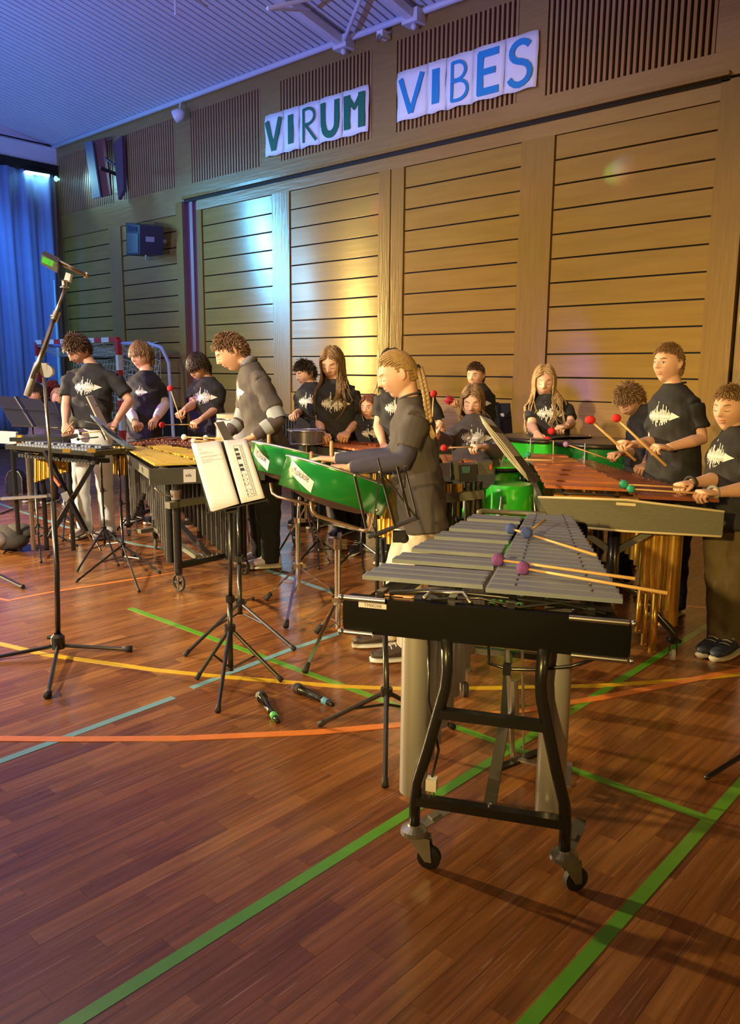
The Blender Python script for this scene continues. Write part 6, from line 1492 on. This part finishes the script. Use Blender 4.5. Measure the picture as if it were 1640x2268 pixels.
T8 = person('blond girl in charcoal tee with a long braid playing the green pans, nearest player', 3.95, (881, 830, 0, 82, 22),
       dict(hip=(932, 1112), neck=(908, 903, .02), sa=(912, 935, .15), sb=(922, 938, -.13), ea=(868, 1010, .16), wa=(740, 1018, .22), ha=(700, 1014, .24), eb=(896, 1022, -.17), wb=(772, 1036, -.12), hb=(740, 1034, -.10), aa=(862, 1430), ab=(905, 1462)),
       80, hs=.985, hair=('tied', HBL, dict(tie=(0, -.114, -.012), n=620)), tee=M_TEEG, undersleeve=M_NAVY, size=.96, vox=.0048, hempx=(936, 1168), pants=mat('floral_trousers', (.66, .58, .52), .8, var=.25, scale=30, bump=.2), skin=SK2,
       shoes=(mat('shoe_brown', (.05, .035, .03), .6), mat('sole_white')), hands=('flat', 'flat'), printed=False, loose=1.06)
# the braid hangs from the tie
_, hd8, _, sb8 = T8
B0 = hd8.w(0, -.114, -.012); path8 = [B0, dp(936, 840, 3.88), dp(944, 878, 3.84), dp(948, 912, 3.83), dp(951, 938, 3.83)]
def along(pts, f):
    L = [0]
    for i in range(1, len(pts)): L.append(L[-1]+(pts[i]-pts[i-1]).length)
    s = f*L[-1]
    for i in range(1, len(pts)):
        if s <= L[i]+1e-9: return pts[i-1].lerp(pts[i], (s-L[i-1])/(L[i]-L[i-1]))
    return pts[-1]
q = MB(); NB = 15
for k in range(NB):
    for s_ in (-1, 1):
        P = along(path8, (k+.25+.25*s_)/NB); q.path([P+RH*s_*.012+UP*.014, P+RH*s_*.009+TH*.006, P-RH*s_*.006-UP*.016], [.006, .0125*(1-.25*k/NB), .005], 8)
hb_ = q.build('braid', HBL, T8[0], 'all')
q = MB(); E0 = path8[-1]
for k in range(26):
    a = RND.uniform(-1, 1); b = RND.uniform(-1, 1); q.path([E0+RH*a*.006, dp(955+a*4, 952, 3.83), dp(960+a*6, 970+b*4, 3.82)], [.004, .005, .001], 4, cap=False)
q.build('braid_tail', HBL, T8[0], 'all')
q = MB(); q.torus(B0, hd8.f, .016, .007, 16, 6); q.build('hair_tie', M_BLACKM, T8[0], 'all')
q = MB(); q.torus(path8[-1], UP, .012, .006, 12, 6); q.build('hair_tie', M_BLACKM, T8[0], 'all')
person('small red-haired child half hidden in the middle background', 6.2, (819, 903, 0, 25, 5),
       dict(hip=(828, 1010), neck=(824, 942), sa=(806, 955), sb=(846, 955)), 20, hs=.86, hair=('bob', hairmat('hair_child_auburn', (.16, .06, .03)), dict(length=.12)), size=.75, eyes='open')
person('boy at the wall holding a red shaker, behind the small girl', 6.9, (1054, 832, 0, 30, 8),
       dict(hip=(1062, 965), neck=(1060, 864), sa=(1038, 878), sb=(1082, 879), ea=(1035, 905, -.1), wa=(1014, 893, -.28), eb=(1086, 925, 0), wb=(1080, 955, -.15)), 25, hs=.93, hair=('short', HB), size=.90, eyes='open')
person('small girl in charcoal tee with tied-back hair, red mallet level in her hand', 5.2, (1047, 891, 0, 12, 16),
       dict(hip=(1054, 1052), neck=(1053, 936), sa=(1020, 958), sb=(1088, 958), ea=(984, 978, -.05), wa=(968, 962, -.20), ha=(965, 940, -.24), eb=(1102, 1002, -.08), wb=(1072, 990, -.28), hb=(1052, 988, -.32)),
       10, hs=.96, hair=('bob', HFAIR, dict(length=.13, n=520)), tee=M_TEEG, undersleeve=M_PURS, size=.92, hands=('up', 'grip'), hempx=(1054, 1062), skin=SK2, print_w=1.0)
person('girl with long wavy blond hair playing the timpani with red mallets', 6.4, (1206, 846, 0, 12, 10),
       dict(hip=(1216, 985), neck=(1214, 890), sa=(1184, 908), sb=(1252, 910), ea=(1178, 944, -.1), wa=(1190, 960, -.30), ha=(1194, 973, -.36), eb=(1266, 938, -.1), wb=(1256, 945, -.3), hb=(1243, 946, -.36)),
       8, hs=1.14, hair=('long', HBL, dict(length=.42, n=420)), size=1.05, skin=SK2)
person('boy bending forward between the timpani and the tall boy, purple mallet in hand', 5.2, (1395, 886, 0, 58, 48),
       dict(hip=(1430, 1045), neck=(1432, 914), sa=(1408, 945, .1), sb=(1448, 945, -.12), ea=(1404, 1002, .0), wa=(1374, 1004, -.15), ha=(1345, 1006, -.2), eb=(1442, 1010, -.15), wb=(1428, 1030, -.3)),
       50, hs=.95, hair=('messy', HLB), size=.90, hands=('grip', 'grip'), printed=False)
person('tall boy with short fair hair gazing left, holding two red mallets', 4.55, (1481, 806, 0, 58, 0),
       dict(hip=(1492, 1045), neck=(1494, 872), sa=(1458, 905, .08), sb=(1536, 908, -.10), ea=(1448, 978, .02), wa=(1400, 985, -.12), ha=(1368, 975, -.18), eb=(1556, 972, -.12), wb=(1478, 992, -.22), hb=(1448, 986, -.26), aa=(1470, 1352), ab=(1496, 1362)),
       45, hs=.96, hair=('short', HFAIR, dict(length=.022)), size=.95, skin=SK2, eyes='open', brow=HMB, print_w=.9)
person('sturdy fair-haired boy at the right edge playing with teal mallets', 4.1, (1618, 906, 0, 52, 6),
       dict(hip=(1632, 1125), neck=(1634, 968), sa=(1603, 995, .10), sb=(1672, 1000, -.12), ea=(1590, 1062, .02), wa=(1532, 1070, -.12), ha=(1500, 1074, -.16), eb=(1668, 1082, -.16), wb=(1582, 1092, -.26), hb=(1548, 1090, -.30), aa=(1592, 1440), ab=(1622, 1448), ka=(1592, 1280), kb=(1622, 1280)),
       50, hs=1.0, hair=('short', HFAIR), size=.98, bulk=1.12, pants=mat('olive_trousers', (.12, .09, .045), .85, var=.25, scale=12, bump=.3), shoes=(mat('shoe_navy_camo', (.03, .04, .08), .6, var=.9, scale=60), mat('sole_pale', (.6, .55, .45), .6)), skin=SK2, hempx=(1630, 1170), loose=1.1, print_w=.9)
# children far left
person('dark-haired child seated far off at the left by the curtain', 8.6, (79, 872, 0, 20, 0), dict(hip=(90, 985), neck=(84, 898), sa=(68, 908), sb=(104, 908)), 15, hs=.92, hair=('fringe', HDK), size=.78, eyes='open', printed=False, tee=mat('purple_top', (.10, .08, .16), .8))
person('child with dark red hair turned away at the far left', 8.9, (117, 866, 0, 160, 0), dict(hip=(122, 985), neck=(119, 895), sa=(103, 905), sb=(137, 905)), 180, hs=.92, hair=('curly', HRED), size=.78, printed=False)
person('blond child seated far off behind the boy in white jeans', 8.5, (131, 882, 0, 15, 5), dict(hip=(134, 990), neck=(133, 910), sa=(116, 920), sb=(150, 920)), 10, hs=.88, hair=('bob', HBL, dict(length=.16)), size=.74, printed=False)

# ------------------------------------------------------------------ mallets in hands
RW = M_RED
mallet(dp(377, 860, 7.02), dp(403, 937, 7.02), 'red mallet held upright by the boy before the purple recess', RW, .026)
mallet(dp(359, 941, 7.0), dp(426, 940, 7.0), 'red mallet held level by the boy before the purple recess', RW, .026)
mallet(dp(134, 975, 6.2) if False else dp(133, 968, 6.15), dp(163, 934, 6.15), 'thin drumstick-like mallet in the left hand of the boy in white jeans', M_MAPLE, .008)
mallet(dp(178, 960, 6.1), dp(226, 955, 6.1), 'mallet with small dark head across the white jeans, upper of two', M_BLACKM, .012)
mallet(dp(173, 973, 6.1), dp(218, 968, 6.1), 'dark mallet across the white jeans, lower of two', M_BLACKM, .012, stick=M_BLACK)
mallet(dp(961, 872, 4.78), dp(957, 948, 4.84), 'red mallet held upright beside the long braid', RW, .021)
mallet(dp(984, 992, 4.86), dp(1048, 990, 4.86), 'red mallet held level by the small girl', RW, .021)
mallet(dp(1222, 955, 6.0), dp(1252, 947, 6.0), 'red mallet above the timpani, upper of two', RW, .028)
mallet(dp(1213, 974, 5.98), dp(1190, 966, 5.98), 'red mallet touching the timpani skin, lower of two', RW, .026)
mallet(dp(1308, 930, 4.38), dp(1408, 1020, 4.38), 'large red mallet slanting down in the tall boy\'s far hand', RW, .029, hs=(1, 1, .8), sr=.007)
mallet(dp(1366, 926, 4.30), dp(1476, 1032, 4.25), 'large red mallet slanting down in the tall boy\'s near hand', RW, .025, hs=(1, 1, .9), sr=.007)
mallet(dp(1254, 984, 5.0), dp(1360, 1021, 5.0), 'lilac mallet held by the bending boy', mat('lilac_wool', (.42, .25, .55), .85, bump=.3), .018)
mallet(dp(1382, 1073, 3.9), dp(1534, 1081, 3.92), 'teal mallet over the marimba, left one of the pair in use', M_TEAL, .022)
mallet(dp(1398, 1083, 3.85), dp(1566, 1094, 3.82), 'teal mallet over the marimba, right one of the pair in use', M_TEAL, .020)
mallet(dp(1170, 1008, 4.9), dp(1168, 1018, 4.75), 'teal mallet resting past the marimba\'s far end, upper of two', M_TEAL, .020)
mallet(dp(1151, 1018, 4.7), dp(1280, 1021, 4.7), 'teal mallet resting at the marimba\'s far end, lower of two', M_TEAL, .021)
q = MB(); a, b = dp(988, 882, 6.58), dp(1012, 896, 6.58); q.path([a, a.lerp(b, .25), a.lerp(b, .6), b], [.028, .036, .030, .022], 12)
solid('shaker', mat('red_plastic', (.45, .02, .05), .4), 'red plastic shaker held by the boy at the wall', 'shaker', q, b)

# wristbands of the boy at the right edge
_p = [o for o in bpy.data.objects if o.name.startswith('person') and 'sturdy' in o.get('label', '')][0]
for (a, b, mt_, w_) in ((dp(1538, 1069, 4.0), dp(1522, 1071, 3.97), M_BLACKM, .009), (dp(1588, 1092, 3.87), dp(1572, 1092, 3.84), mat('strap_grey', (.22, .24, .22), .6), .008)):
    q = MB(); q.torus((a+b)/2, (b-a), .031, w_, 22, 8); q.build('wristband', mt_, _p, 'all')
# leaning boom arm with a red tip, bottle, loose cables
t = thing('short_boom_stand', 'thin leaning boom with a red-tipped end before the white jeans', 'microphone stand', fl(203, 1206))
q = MB(); q.tube(dp(132, 1075, 5.5), fl(205, 1208)+UP*.02, .008, 8); q.build('boom', M_STEEL, t, True)
q = MB(); q.tube(dp(116, 1054, 5.52), dp(133, 1077, 5.5), .0105, 10); q.build('red_tip', mat('red_tip', (.55, .12, .06), .5), t, True)
q = MB(); q.slab([dp(138, 1092, 5.45), dp(152, 1086, 5.45), dp(158, 1100, 5.45), dp(150, 1112, 5.45), dp(142, 1104, 5.45)], TH*.03); q.build('joint', MATS['dark_chrome'], t)
for f in ((172, 1196), (232, 1190), (224, 1222)): q = MB(); q.tube(fl(203, 1206)+UP*.10, fl(*f)+UP*.012, .007, 8); q.build('leg', M_BLACK, t, True)
t = thing('drink_bottle', 'small clear bottle with a bright green base under the orange-barred xylophone', 'bottle', dp(1034, 1146, 4.45))
c0 = dp(1034, 1146, 4.45); q = MB(); q.lathe(c0, UP, [(0, 0), (0, .026), (.045, .027), (.05, .024), (.05, 0)], 16); q.build('base', mat('bottle_green', (.10, .75, .06), .3), t, True)
q = MB(); q.lathe(c0+UP*.05, UP, [(0, .0), (0, .023), (.07, .022), (.11, .012), (.13, .012), (.13, 0)], 16); q.build('body', mat('bottle_clear', (.65, .68, .6), .15), t, True)
q = MB(); q.box(c0-UP*.02-RH*.06-TH*.04, RH*.12, TH*.08, UP*.018); 
solid('support_block', M_BLACKM, 'dark block that the green-based bottle stands on', 'block', q, c0-UP*.02, smooth=False)
q = MB(); q.path([Vector((c0.x, c0.y, c0.z-.02)), Vector((c0.x, c0.y, 0))], .012, 8); o_ = q.build('post', M_BLACKM, bpy.data.objects['support_block'], True)
for k, (pts, lab) in enumerate((([(0, 1108), (25, 1098), (60, 1112), (95, 1104), (140, 1118)], 'loose black cable on the floor at the far left, upper one'), ([(0, 1140), (30, 1128), (62, 1136), (100, 1122), (150, 1135), (190, 1128)], 'loose black cable on the floor at the far left, lower one'), ([(600, 1262), (625, 1268), (650, 1272), (668, 1270)], 'short dark cable end on the floor behind the rear pan stand'))):
    P_ = [fl(*p_)+UP*.007 for p_ in pts]; q = MB(); q.path(P_, .006, 6); solid('floor_cable', M_BLACKM, lab, 'cable', q, P_[0])
